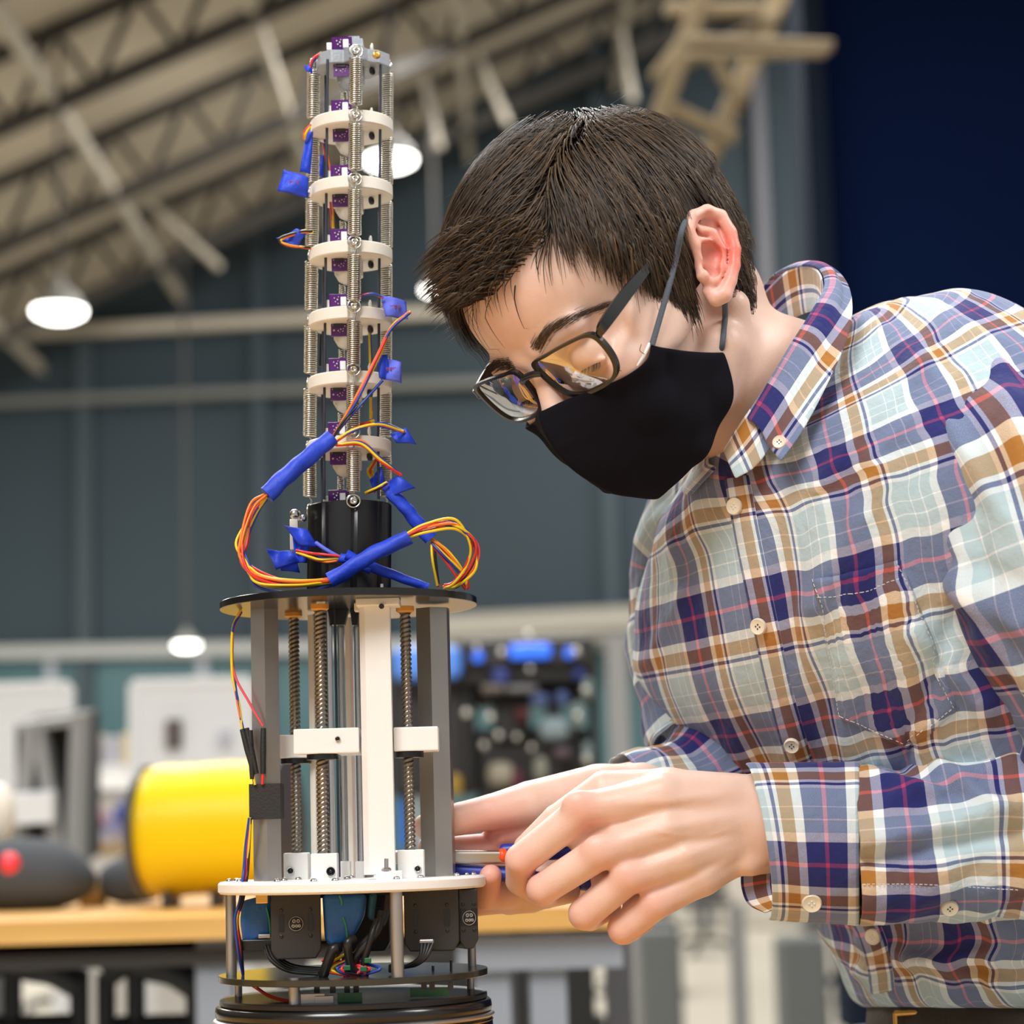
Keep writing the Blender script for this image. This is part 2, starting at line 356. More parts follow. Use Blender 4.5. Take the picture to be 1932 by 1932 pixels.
# ------------------------------------------------------------------ boards and panels behind the bench
M_wb = mat('white_board', (.80, .80, .80), .4)
def panel(px0, py0, px1, py1, d, m, name, lab, cat, t=.03, frame=None):
    a, c = W(px0, py0, d=d), W(px1, py1, d=d); w = abs(c.x - a.x); h = abs(a.z - c.z); ce = Vector(((a.x + c.x) / 2, (a.y + c.y) / 2, (a.z + c.z) / 2)); o = empty(name, (ce.x, ce.y, ce.z - h / 2), lab, cat)
    MB().box(ce, (w, t, h), bev=.02).build('board', m, o)
    if frame:
        for sx in (-1, 1): MB().box(ce + Vector((sx * w / 2, 0, 0)), (.025, t + .02, h), bev=.004).build('frame', frame, o)
        for sz in (-1, 1): MB().box(ce + Vector((0, 0, sz * h / 2)), (w, t + .02, .025), bev=.004).build('frame', frame, o)
        for sx in (-.8, .8): MB().box(Vector((ce.x + sx * w / 2, ce.y + .03, (ce.z - h / 2) / 2)), (.04, .04, ce.z - h / 2)).build('leg', frame, o)
    return o, ce, w, h
o, ce, w, h = panel(250, 1290, 478, 1500, 6.4, M_wb, 'white_board', 'rolling white board behind the yellow filament spool', 'whiteboard', frame=M_wb)
MB().box(W(328, 1385, d=6.36), (.045, .01, .08)).build('note', mat('dark_note', (.12, .09, .09), .7), o, label='small dark note stuck on board')
MB().box(W(425, 1392, d=6.36), (.04, .01, .04)).build('note', mat('faint_note', (.55, .55, .62), .7), o)
o, ce, w, h = panel(-60, 1298, 134, 1560, 6.4, M_wb, 'white_board', 'rolling white board at the left edge behind the grey panel', 'whiteboard', frame=M_wb)
# grey machine with slanted legs
o = empty('machine_frame', W(90, 1600, d=5), 'grey metal machine cabinet with A-shaped slanted struts and black sides', 'machine')
def quad(pts, d, t, m, name, par):
    b = MB(); b.prism([W(x, y, d=d) for x, y in pts], FW, t); return b.build(name, m, par)
M_mg = mat('machine_grey', (.27, .27, .265), .5); M_mb = mat('machine_black', (.012, .012, .013), .5)
quad([(30, 1366), (150, 1356), (150, 1640), (30, 1640)], 5.05, .25, M_mb, 'cabinet', o)
quad([(133, 1350), (158, 1345), (150, 1640), (120, 1640)], 4.95, .1, M_mg, 'post', o); quad([(28, 1368), (154, 1350), (154, 1366), (28, 1382)], 4.95, .1, M_mg, 'top_rail', o)
quad([(42, 1374), (76, 1370), (40, 1600), (14, 1600)], 4.93, .08, M_mg, 'strut', o); quad([(60, 1374), (80, 1372), (118, 1600), (90, 1600)], 4.93, .08, M_mg, 'strut', o)
quad([(24, 1500), (98, 1496), (98, 1552), (24, 1556)], 4.88, .06, M_wb, 'control_box', o)
# far work counter with boxes
M_ply = mat('far_counter', (.50, .34, .16), .6)
o = empty('counter', W(320, 1650, d=9), 'pale storage counter between the white boards', 'counter')
ca_, cb_ = W(100, 1440, d=8.2), W(500, 1440, d=8.2); cz = W(300, 1440, d=8.2).z; cm = ((ca_.x + cb_.x) / 2, ca_.y + .3)
MB().box((cm[0], cm[1], (cz - .04) / 2), (cb_.x - ca_.x, .5, cz - .04)).build('cabinet', mat('counter_front', (.52, .50, .47), .6), o); MB().box((cm[0], cm[1], cz - .02), (cb_.x - ca_.x + .04, .58, .04)).build('worktop', M_wb, o); o.location
for i, (x, y, w_, h_, c, nm) in enumerate(((168, 1392, 26, 52, (.50, .38, .16), 'tan cardboard'), (212, 1396, 40, 44, (.32, .32, .36), 'grey plastic'), (240, 1392, 18, 50, (.50, .40, .18), 'narrow ochre'))):
    hh_ = h_ / FPX * 8.4 + .02; q = MB().box((W(x, y, d=8.4).x, cm[1], cz + .0015 + hh_ / 2), (w_ / FPX * 8.4, .25, hh_), bev=.01); t_ = q.build('storage_box', mat('box_%d' % i, c, .6), label=nm + ' box on the pale counter', cat='box'); 
o = empty('display_rack', W(200, 1590, d=7.0), 'low rack of small blurred mauve and blue printed parts', 'rack')
quad([(160, 1600), (270, 1596), (270, 1612), (160, 1616)], 7, .4, M_ply, 'shelf', o)
quad([(155, 1490), (275, 1488), (275, 1500), (155, 1502)], 7, .4, mat('rack_shelf', (.38, .37, .35), .6), 'shelf', o)
for i, (x, y, s, c) in enumerate(((178, 1560, 17, (.38, .25, .42)), (200, 1575, 15, (.45, .45, .55)), (236, 1536, 18, (.03, .05, .30)), (215, 1560, 15, (.30, .30, .50)), (240, 1572, 16, (.32, .28, .48)), (190, 1545, 14, (.5, .3, .35)), (255, 1590, 14, (.55, .25, .2)), (176, 1590, 14, (.55, .3, .18)))):
    b = MB(); C_ = W(x, y, d=6.95); b.box(C_, (s * 2 / FPX * 7, .06, s * 1.6 / FPX * 7), bev=.01); b.sphere(C_ + Vector((0, 0, s / FPX * 7)), s * .6 / FPX * 7, 8); b.build('printed_part', mat('printed_part_%d' % i, c, .6), o)
# ------------------------------------------------------------------ wooden bench with the spool
BZ = Wz(300, 1752, .9).z; NEAR = 3.0
bz = W(0, 1740, d=NEAR).z; nearY = W(0, 1740, d=NEAR).y
M_wood = None
def woodmat(name, col, dark, scale=3.0):
    m = mat(name, col, .38); nt = m.node_tree; b = nt.nodes['Principled BSDF']; tc = nt.nodes.new('ShaderNodeTexCoord'); mp = nt.nodes.new('ShaderNodeMapping'); mp.inputs['Scale'].default_value = (.6, 9, 9)
    n = nt.nodes.new('ShaderNodeTexNoise'); n.inputs['Scale'].default_value = scale; n.inputs['Detail'].default_value = 6; r = nt.nodes.new('ShaderNodeValToRGB')
    r.color_ramp.elements[0].color = (*dark, 1); r.color_ramp.elements[1].color = (*col, 1); r.color_ramp.elements[0].position = .3; r.color_ramp.elements[1].position = .7
    nt.links.new(tc.outputs['Object'], mp.inputs[0]); nt.links.new(mp.outputs[0], n.inputs['Vector']); nt.links.new(n.outputs['Fac'], r.inputs[0]); nt.links.new(r.outputs[0], b.inputs['Base Color']); return m
M_wood = woodmat('maple_butcher_block', (.78, .45, .13), (.58, .29, .07))
bench = empty('workbench', (0, nearY, 0), 'maple-topped workbench with grey steel legs carrying the yellow spool', 'workbench')
xl, xr = W(-500, 1752, d=NEAR).x, W(1170, 1752, d=NEAR + .8).x
th = .030; dep = 1.25; K = 16
for k in range(K):                  # butcher-block staves
    y0 = nearY + dep * k / K; b = MB(); b.box(((xl + xr) / 2, y0 + dep / K / 2, bz - th / 2), (xr - xl, dep / K - .0015, th)); b.build('stave', M_wood, bench)
b = MB(); b.box(((xl + xr) / 2, nearY + dep / 2, bz - th - .025), (xr - xl - .06, dep - .08, .02)); b.build('apron', M_truss, bench)
xm_ = W(860, 1780, d=NEAR).x; b = MB(); b.box(((xm_ + xr - .03) / 2, nearY + .05, bz - th - .03), (xr - .03 - xm_, .03, .045)); b.build('apron', M_greyst, bench, label='grey steel apron at the right end')
for x in (xl + .1, W(395, 1850, d=NEAR).x, W(930, 1850, d=NEAR + .1).x, W(1030, 1850, d=NEAR + .35).x):
    for yy in (nearY + .08, nearY + dep - .1):
        b = MB(); b.box((x, yy, (bz - th) / 2), (.05, .05, bz - th), bev=.004); b.build('leg', M_greyst, bench)
b = MB(); b.box(((xl + xr) / 2, nearY + dep / 2, .25), (xr - xl - .3, .04, .05)); b.build('stretcher', M_greyst, bench)
# dark things under the bench
def under(px0, py0, px1, py1, d, m, name, lab, cat):
    a, c = W(px0, py0, d=d), W(px1, py1, d=d); ce = (a + c) / 2; b = MB(); b.box(ce, (abs(c.x - a.x), .35, abs(a.z - c.z)), bev=.02); return b.build(name, m, label=lab, cat=cat)
# spool of yellow filament lying on its cradle, axis sideways
sc_ = W(412, 1563, d=NEAR + .45); sr = 125 / FPX * (NEAR + .45); 
sp = empty('filament_spool', sc_ - Vector((0, 0, sr * 1.15)), 'large spool wound with bright yellow filament', 'spool')
M_yel = mat('yellow_filament', (.95, .68, .0), .35, sss=.0); nt = M_yel.node_tree
wv = nt.nodes.new('ShaderNodeTexWave'); wv.inputs['Scale'].default_value = 110; wv.bands_direction = 'X'; tc = nt.nodes.new('ShaderNodeTexCoord'); nt.links.new(tc.outputs['Object'], wv.inputs['Vector']); bp = nt.nodes.new('ShaderNodeBump'); bp.inputs['Strength'].default_value = .5; bp.inputs['Distance'].default_value = .003; nt.links.new(wv.outputs['Fac'], bp.inputs['Height']); nt.links.new(bp.outputs['Normal'], nt.nodes['Principled BSDF'].inputs['Normal'])
axs = Vector((1, -.18, .02)).normalized(); hw = 128 / FPX * (NEAR + .45)
b = MB(); b.lathe(sc_ - axs * hw, axs, [(.02, 0), (sr * .96, 0), (sr * 1.0, hw * .2), (sr * .985, hw * .7), (sr * 1.0, hw * 1.1), (sr * .98, hw * 1.7), (sr * .97, hw * 2), (.02, hw * 2)], 64); auto = b.build('filament_winding', M_yel, sp)
for s in (-1, 1):
    b = MB(); b.lathe(sc_ + axs * s * (hw + .006) - axs * .006, axs, [(.03, 0), (sr * 1.0, 0), (sr * 1.0, .008), (.03, .01)], 64, False); b.build('flange', mat('spool_flange', (.06, .06, .07), .4), sp)
for s in (-.7, 0, .7):
    b = MB(); zt_ = sc_.z - sr * .93; b.box(Vector((sc_.x + s * hw, sc_.y, (zt_ + bz + .001) / 2)), (.012, .12, max(.01, zt_ - bz - .001)), bev=.002); b.build('cradle_foot', M_mb, sp)
# soft black bags, red ball, tin on the bench and chairs behind
def blob(name, pts, m, lab, cat, h, k=.05):
    lo = np.min([np.array(p[0]) - p[1] for p in pts], 0) - .04; hi = np.max([np.array(p[0]) + p[1] for p in pts], 0) + .04; s = SDF(lo, hi, h)
    for p in pts: s.ell(p[0], (p[1], p[1] * .8, p[1] * (p[2] if len(p) > 2 else .7)), k)
    V, Fc = s.mesh(); me = bpy.data.meshes.new(name); me.from_pydata(V.tolist(), [], Fc.tolist()); me.polygons.foreach_set('use_smooth', [True] * len(Fc)); return setp(link(name, me, m), lab, cat)
def d3(px, py, d): return tuple(W(px, py, d=d))
M_fab = mat('charcoal_fabric', (.055, .06, .068), .9, bump=.5, bscale=120)
blob('duffel_bag', [(d3(45, 1650, 3.5), .084, .58), (d3(108, 1664, 3.5), .062, .56), (d3(-10, 1652, 3.5), .08, .58), (d3(78, 1642, 3.52), .05, .75)], M_fab, 'charcoal fabric bag slumped at the left end of the bench', 'bag', .012)
blob('jacket', [(d3(235, 1664, 3.6), .045, .75), (d3(268, 1652, 3.65), .05, .85)], M_fab, 'folded charcoal jacket beside the yellow spool', 'jacket', .01)
b = MB(); b.sphere(W(18, 1628, d=3.3), .016, 16); b.sphere(W(16, 1634, d=3.29), .012, 12); b.build('red_knob', mat('red_knob', (.75, .03, .05), .4), label='small glossy red ball on the charcoal bag', cat='ball')
b = MB(); b.sphere(W(-6, 1535, d=3.6), .05, 16, (.6, .6, 1)); pt_ = W(-6, 1585, d=3.6); b.cyl(Vector((pt_.x, pt_.y, bz + .0005)), pt_, .022, 14); b.build('white_bulb', mat('cream_plastic', (.75, .70, .60), .5), label='cream plastic bottle cut by the left picture edge', cat='bottle')
pt_ = W(176, 1682, d=3.6); b = MB(); b.lathe(Vector((pt_.x, pt_.y, bz + .0005)), Vector((0, 0, 1)), [(0, 0), (.022, 0), (.024, .04), (.02, .045), (0, .045)], 20); b.build('wooden_pot', M_ply, label='small orange wooden pot between bag and jacket', cat='pot')
# ------------------------------------------------------------------ dark robot rig behind, centre right
rig = empty('robot_rig', W(980, 1500, d=5.2), 'tall black legged robot rig with blue lights and metal fittings', 'robot')
M_rig = mat('rig_black', (.010, .009, .008), .45, var=.4, vscale=14); M_blue = mat('rig_blue', (.02, .12, .85), .35, emis=(.05, .22, 1), estr=.55)
dR = 5.2
def rb(px0, py0, px1, py1, m, name='chassis', dd=0, t=.15, bev=.01, lab=None):
    a, c = W(px0, py0, d=dR + dd), W(px1, py1, d=dR + dd); b = MB(); b.box((a + c) / 2, (abs(c.x - a.x), t, abs(a.z - c.z)), bev=bev); return b.build(name, m, rig, label=lab)
rb(870, 1212, 1120, 1262, M_rig); rb(855, 1262, 1125, 1290, M_rig, 'frame', .02); rb(740, 1262, 900, 1500, M_rig, 'side_pod', .12, .3); rb(1108, 1225, 1132, 1500, M_rig, 'frame', 0, .08); rb(870, 1280, 900, 1500, M_rig, 'frame', 0, .08)
rb(895, 1290, 1110, 1330, M_rig, 'chassis', .1); rb(900, 1380, 1110, 1520, M_rig, 'chassis', .15, .3); rb(930, 1320, 1000, 1400, M_rig, 'motor', .05); rb(1030, 1330, 1060, 1400, M_rig, 'actuator', .0); rb(780, 1230, 870, 1262, M_rig, 'shoulder', .05)
rb(960, 1216, 1040, 1242, M_blue, 'light_panel', -.09, .04, .01, 'blue light panel'); rb(892, 1228, 912, 1250, M_blue, 'light_panel', -.09, .04); rb(1064, 1222, 1084, 1242, M_blue, 'light_panel', -.09, .04)
rb(738, 1222, 872, 1282, mat('pale_blue_cover', (.10, .28, .85), .4), 'blue_cover', -.1, .06, .02, 'pale blue side cover'); rb(928, 1262, 960, 1292, mat('dull_blue', (.03, .05, .22), .4), 'cover', -.06, .05); rb(1080, 1262, 1102, 1284, mat('dull_blue_b', (.03, .05, .25), .4), 'cover', -.06, .05)
rb(752, 1400, 772, 1600, mat('blue_strut', (.02, .16, .70), .4), 'strut', .02, .08, .005, 'blue strut'); rb(780, 1440, 792, 1600, M_wb, 'strut', .0, .05)
for x, y, r in ((947, 1231, 12), (1087, 1229, 13), (997, 1198, 13), (880, 1345, 14), (941, 1387, 12), (913, 1406, 11), (975, 1390, 10), (1105, 1302, 13), (1107, 1432, 13), (1003, 1410, 10), (925, 1352, 14), (1090, 1350, 14), (1000, 1262, 10), (900, 1222, 9)):
    b = MB(); b.sphere(W(x, y, d=dR - .12), r * .62 / FPX * dR, 12); b.build('glint_ball', M_steel_b if False else mat('glint_ball_%d' % x, (.70, .68, .60), .25, metal=.6), rig)  # pale metal balls standing in for the blurred glints on the rig
for x, y, sx, sy, c in ((1045, 1375, 30, 22, (.35, .45, .48)), (1090, 1350, 12, 26, (.30, .42, .42)), (1018, 1320, 18, 10, (.10, .16, .40)), (1060, 1318, 12, 14, (.10, .16, .40)), (945, 1460, 26, 22, (.50, .44, .33)), (1020, 1450, 14, 22, (.40, .40, .32)), (860, 1480, 12, 20, (.60, .38, .05)), (985, 1350, 16, 16, (.10, .005, .005)), (930, 1300, 24, 8, (.22, .18, .15)), (985, 1300, 30, 6, (.28, .27, .27)), (1108, 1300, 9, 20, (.33, .45, .43)), (1108, 1420, 9, 20, (.35, .45, .45)), (975, 1470, 9, 20, (.18, .03, .06)), (1060, 1420, 18, 10, (.15, .10, .12))):
    rb(x - sx, y - sy, x + sx, y + sy, mat('rig_piece_%d_%d' % (x, y), tuple(q * .6 for q in c), .4), 'fitting', -.08, .06, .02)
# grey door post and pale cabinet right of the rig
b = MB(); a = W(1166, 1300, d=8); zt = W(1166, 1200, d=8).z; b.box((a.x, a.y, zt / 2), (.07, .08, zt)); b.build('trim_9', mat('door_post', (.34, .34, .34), .5), kind='structure')
o = empty('grey_pedestal', W(1140, 1700, d=3.7), 'dark grey steel pedestal post at the right end of the bench', 'stand')
b = MB(); a = W(1165, 1800, d=3.9); b.box((a.x, a.y, .5), (.045, .05, 1.0)); b.build('post', mat('dark_post', (.13, .13, .14), .5), o); b = MB(); b.box((a.x, a.y, .02), (.3, .3, .04)); b.build('foot', M_mb, o)
# ------------------------------------------------------------------ office chairs on the floor
M_ch = mat('chair_black', (.018, .018, .02), .45); M_cast = mat('castor_chrome', (.75, .75, .75), .12, metal=1)
def chair(px, py, lab, rot=0, s=1.0):
    c = Wz(px, py, .06); o = empty('office_chair', (c.x, c.y, 0), lab, 'chair', 'office chairs on the floor')
    for k in range(5):
        a = rot + k * 2 * math.pi / 5; e = c + Vector((math.cos(a), math.sin(a), 0)) * .30 * s; b = MB(); b.tube([c + Vector((0, 0, .07)), (c + e) / 2 + Vector((0, 0, .065)), e + Vector((0, 0, .03))], [.03, .026, .018], 8); l = b.build('leg', M_ch, o)
        b = MB(); b.cyl(Vector((e.x - .022, e.y, .03)), Vector((e.x + .022, e.y, .03)), .03, 14); b.build('castor', M_ch, l); b = MB(); b.sphere(Vector((e.x, e.y - .02, .06)), .014, 10); b.build('castor_cap', M_cast, l)
    b = MB(); b.cyl((c.x, c.y, .1), (c.x, c.y, .42), .028, 12); b.build('gas_lift', M_ch, o)
    b = MB(); b.box((c.x, c.y, .47), (.48, .46, .08), bev=.03); b.build('seat', M_ch, o); b = MB(); b.box((c.x, c.y + .25, .78), (.44, .07, .50), bev=.03); b.build('backrest', M_ch, o)
    return o
chair(1590, 1868, 'black office chair with five-star base beside the standing person', .3)
chair(1215, 1862, 'black office chair in the middle of the pale floor, past the bench end', .6)
chair(120, 1905, 'black office chair under the left end of the bench', .2); chair(300, 1880, 'black office chair under the bench below the yellow spool', .9)
chair(1330, 1790, 'farthest black office chair, near the far wall', .5)
for x, y, z0 in ((1505, 1700, 9), (1240, 1705, 10)):
    c = Wz(x, 1790, 0) if False else W(x, y, d=z0); b = MB(); b.box((c.x, c.y, .35), (.18, .3, .7), bev=.02); b.build('waste_bin', mat('bin_%d' % x, (.11, .12, .12), .6), label='dark grey bin standing far off behind the %s' % ('cuff' if x > 1400 else 'fingers'), cat='bin')
b = MB(); c = W(1390, 1740, d=7); b.box((c.x, c.y, .45), (.05, .05, .9)); b.box((c.x, c.y, .03), (.6, .06, .05)); b.build('floor_stand', mat('far_stand', (.27, .27, .27), .5), label='slim grey floor stand seen between hand and cuff', cat='stand')
for i, (x0, x1, y0, c, lab) in enumerate(((1180, 1300, 1640, (.46, .44, .39), 'pale cabinet by the far wall, left of the grey bin'), (1302, 1350, 1668, (.30, .30, .29), 'narrow mid-grey cabinet by the far wall'), (1352, 1470, 1636, (.50, .47, .41), 'cream cabinet by the far wall, beside the cuff'), (1472, 1600, 1650, (.40, .39, .36), 'pale grey cabinet by the far wall, behind the shirt'))):
    a, c_ = W(x0, y0, d=25), W(x1, y0, d=25); o = empty('cabinet', ((a.x + c_.x) / 2, a.y, 0), lab, 'cabinet'); zt = a.z; mm = mat('cabinet_%d' % i, c, .5); MB().box(((a.x + c_.x) / 2, a.y, zt / 2), (c_.x - a.x, .5, zt), bev=.02).build('carcass', mm, o)
    for s in (-1, 1): MB().box(((a.x + c_.x) / 2 + s * (c_.x - a.x) / 4, a.y - .26, zt / 2), ((c_.x - a.x) / 2 - .03, .02, zt - .1), bev=.005).build('door', mm, o)
# ------------------------------------------------------------------ the table that carries the robot (below the frame)
# low cupboards far under the bench, left
o = empty('crate', W(60, 1830, d=5), 'pale blue-grey crate on the floor under the bench, left', 'crate'); rbx = W(50, 1830, d=5); MB().box((rbx.x, rbx.y, .2), (.25, .35, .4), bev=.02).build('shell', mat('crate_blue', (.40, .48, .52), .5), o)

for x in (780, 1100): cl = W(x, 1500, d=5.35); MB().box((cl.x, cl.y, .36), (.07, .07, .72), bev=.01).build('leg', M_rig, rig); MB().box((cl.x, cl.y - .08, .03), (.10, .30, .06), bev=.02).build('foot', M_rig, rig)
cl = W(940, 1500, d=5.35); MB().box((cl.x, cl.y, .86), (.42, .2, .45), bev=.02).build('pelvis', M_rig, rig)
dr_ = [o for o in bpy.data.objects if o.name == 'display_rack'][0]
for x in (164, 266): cl = W(x, 1600, d=7.2); MB().box((cl.x, cl.y, W(x, 1490, d=7.2).z / 2), (.02, .02, W(x, 1490, d=7.2).z)).build('post', M_greyst, dr_)
# black chairs pushed under the bench on the left, only their tops in view
def tucked(px0, px1, lab):
    a, c = W(px0, 1820, d=3.3), W(px1, 1820, d=3.3); x0, x1, y = a.x, c.x, a.y; zt = W(px0, 1797, d=3.3).z; o = empty('side_chair', ((x0 + x1) / 2, y, 0), lab, 'chair'); P = lambda z: z
    b = MB(); b.tube(cr([(x0, y, zt - .03), ((x0 * 3 + x1) / 4, y, zt - .012), ((x0 + x1) / 2, y, zt - .022), ((x0 + 3 * x1) / 4, y, zt - .03), (x1, y, zt - .05)], 6), .022, 10); b.build('top_rail', M_ch, o)
    for x in (x0, (x0 * 2 + x1) / 3, x1): b = MB(); b.cyl((x, y, zt - .03), (x, y, .45), .014, 10); b.build('back_post', M_ch, o)
    b = MB(); b.box(((x0 + x1) / 2, y, zt - .155), (x1 - x0, .04, .13), bev=.02); b.build('backrest', M_ch, o); b = MB(); b.box(((x0 + x1) / 2, y + .2, .45), (x1 - x0, .42, .06), bev=.02); b.build('seat', M_ch, o)
    for x in (x0, x1):
        for yy in (y + .02, y + .38): b = MB(); b.cyl((x, yy, .43), (x, yy, 0), .014, 8); b.build('leg', M_ch, o)
tucked(-40, 150, 'black chair tucked under the bench at the left edge'); tucked(200, 368, 'black chair tucked under the bench below the spool')
# ------------------------------------------------------------------ the robot
M_white = mat('printed_white', (.80, .79, .77), .55, sss=.15, bump=.15, bscale=900)
M_ivory = mat('printed_ivory', (.78, .74, .66), .5, sss=.15, bump=.15, bscale=900)
M_gray = mat('cast_grey', (.33, .36, .40), .45, metal=.2, bump=.3, bscale=500)
M_zinc = mat('zinc_spring', (.72, .70, .62), .22, metal=1)
M_steel = mat('bright_steel', (.62, .62, .62), .25, metal=1)
M_alu = mat('brushed_aluminium', (.40, .385, .365), .36, metal=.9, bump=.06, bscale=900, var=.12, vscale=25)
M_alud = mat('standoff_aluminium', (.42, .41, .40), .38, metal=.9)
M_screw = mat('leadscrew_steel', (.23, .21, .18), .35, metal=1)
M_black = mat('black_plastic', (.008, .008, .009), .3, spec=.5, bump=.05, bscale=600)
M_gloss = mat('glossy_black_acrylic', (.010, .010, .010), .2, spec=.6)
M_motor = mat('motor_grey', (.022, .021, .021), .5, bump=.2, bscale=1500)
M_rodb = mat('carbon_rod', (.03, .035, .05), .35)
M_pcb = mat('purple_board', (.10, .012, .17), .35, var=.3, vscale=900)
M_chip = mat('board_chip', (.03, .03, .04), .35)
M_solder = mat('solder', (.75, .75, .72), .3, metal=.8)
M_green = mat('green_board', (.01, .12, .04), .4, var=.3, vscale=500)
M_brass = mat('brass', (.75, .42, .10), .35, metal=.9)
M_orange_p = mat('orange_bearing', (.72, .33, .05), .5)
M_copper = mat('copper', (.75, .40, .2), .3, metal=1)
M_tape = mat('blue_painter_tape', (.012, .055, .62), .55, bump=.6, bscale=260, var=.25, vscale=60)
M_tape2 = mat('pale_blue_tape', (.10, .14, .72), .6, bump=.6, bscale=260, var=.2, vscale=60)
M_tapeb = mat('motor_blue_tape', (.012, .12, .42), .45, bump=.7, bscale=200, var=.3, vscale=80)
M_btape = mat('black_cloth_tape', (.012, .012, .012), .6, bump=.4, bscale=700)
M_wire = {'red': mat('wire_red', (.75, .035, .03), .35), 'yellow': mat('wire_yellow', (.86, .60, .015), .35), 'blue': mat('wire_blue', (.018, .05, .32), .35),
          'orange': mat('wire_orange', (.85, .20, .02), .35), 'black': mat('wire_black', (.012, .012, .013), .35), 'pink': mat('wire_pink', (.75, .08, .12), .35)}
M_label = mat('label_silver', (.42, .41, .40), .4, metal=.3)
M_ink = mat('marker_ink', (.28, .04, .10), .6)
M_greenmark = mat('green_marker', (.03, .30, .16), .6)

def axx(y): return float(np.interp(y, [100, 835, 1000, 1140, 1665, 1900], [665, 659, 660, 658, 665, 668]))
def AX(y): return W(axx(y), y, .137 * (1665 - y))
def RB(y, dx=0, dy=0, dz=0): return AX(y) + Vector((dx, dy, dz)) * U      # dx right, dy away, dz up in picture units
def RP(px, py, dy=0):          # a point at a pixel whose distance is dy units behind the robot's axis
    return Wy(px, py, (AX(py).y + dy * U))
ZV = Vector((0, 0, 1)); XV = Vector((1, 0, 0)); YV = Vector((0, 1, 0))
base = RB(1990)
robot = empty('desktop_robot', base, 'tall desktop robot with a white-ringed spring spine on black and white round plates', 'robot')
def auto_smooth(o, ang=35):
    me = o.data
    bm = bmesh.new(); bm.from_mesh(me)
    for e in bm.edges:
        if len(e.link_faces) == 2 and e.calc_face_angle(0) > math.radians(ang): e.smooth = False
    for f in bm.faces: f.smooth = True
    bm.to_mesh(me); bm.free(); return o

def RBm(): return MB()
def disc(name, y, r, th, m, bev=1, n=96, holes=None):
    b = MB(); c = RB(y); t = th * U; e = bev * U
    b.lathe(c, -ZV, [(0, 0), (r * U - e, 0), (r * U, e), (r * U, t - e), (r * U - e, t), (0, t)], n, True, False)
    o = auto_smooth(b.build(name, m, robot), 30); 
    return o

SPAZ = [9, 129, -111]           # bearings of the three springs round the spine
RDAZ = [-46, 66, -118]
def pol(az, r): a = math.radians(az); return r * math.sin(a), -r * math.cos(a)
RY = [227, 349, 469, 591, 711, 831]
RR = 81
def notched(c, r, th, az, name, m, nr=9):
    """flat printed ring: round with shallow flats at the springs, holes for the rods are covered by the rods"""
    n = 96; pts = []
    for i in range(n):
        a = 2 * math.pi * i / n; rr = r
        for s in az:
            d = abs((math.degrees(a) - s + 180) % 360 - 180)
            if d < 7: rr = r - 5
        pts.append(c + Vector((math.sin(a) * rr * U, -math.cos(a) * rr * U, 0)))
    b = MB(); k = len(pts); dn = -ZV * th * U; e = 2 * U
    inn = [p + (c - p).normalized() * e for p in pts]
    rows = [[p for p in inn], [p - ZV * e for p in pts], [p + dn + ZV * e for p in pts], [p + dn for p in inn]]
    b.grid(rows, closed=True); b.add(rows[0], [tuple(range(k))], False); b.add(rows[3], [tuple(range(k))[::-1]], False)
    return auto_smooth(b.build(name, m, robot))
def spring(a, b, r=12.2, wire=1.7, turns=20, name='spring'):
    a, b = Vector(a), Vector(b); d = b - a; L = d.length; d.normalize(); x = d.orthogonal().normalized(); y = d.cross(x); n = turns * 10; p = []
    for i in range(n + 1):
        t = 2 * math.pi * turns * i / n; p.append(a + d * (L * i / n) + (x * math.cos(t) + y * math.sin(t)) * (r * U))
    m = MB(); m.tube(p, wire * U, 5); m.mi = 1
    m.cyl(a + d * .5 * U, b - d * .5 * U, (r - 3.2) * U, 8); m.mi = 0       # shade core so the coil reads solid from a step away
    return m, d
def hook(m, p, q, r=2):
    p, q = Vector(p), Vector(q); mid = (p + q) / 2
    m.tube(cr([p, mid + XV * 3 * U, q], 4), r * U, 6)
tapecap = RB(105)
def eye(c, az, name='screw'):
    s, cc = pol(az, 1); n = Vector((s, cc, 0)); c = Vector(c) + n * 6 * U
    b = MB(); x_ = Vector((-n.y, n.x, 0)); b.tube([c + (x_ * math.cos(t) + ZV * math.sin(t)) * 12.5 * U for t in [i * math.pi / 12 for i in range(24)]], 1.7 * U, 6, closed=True)
    b.lathe(c, n, [(7.5 * U, -6 * U), (7.5 * U, 1 * U), (7.8 * U, 2 * U), (6.2 * U, 5 * U), (3 * U, 5.4 * U), (2.8 * U, 2 * U), (0, 2 * U)], 16)
    return b.build(name, M_zinc, robot)
# top cap
c = RB(107)
oct_ = [(-70, -6), (-62, -34), (-38, -46), (-14, -44), (2, -64), (22, -62), (34, -44), (54, -36), (74, -10), (72, 24), (46, 40), (30, 62), (-6, 60), (-30, 66), (-56, 44), (-74, 20)]
b = MB(); P = [c + Vector((x, y, 0)) * U for x, y in oct_]; b.prism([p for p in P], -ZV, 27 * U)
cap = b.build('end_cap', M_gray, robot, label='grey cast end cap')
bmods = cap.modifiers.new('bevel', 'BEVEL'); bmods.width = 2 * U; bmods.segments = 2; bmods.limit_method = 'ANGLE'
b = MB(); q = c + Vector((6, -8, 14)) * U
b.prism([c + Vector((x, y, 0)) * U for x, y in ((-6, -20), (22, -20), (22, 24), (-6, 24))], ZV, 30 * U); b.prism([c + Vector((x, y, 29)) * U for x, y in ((-6, -18), (16, -18), (12, 20), (-6, 20))], ZV, 7 * U)
b.build('end_block', M_gray, cap)
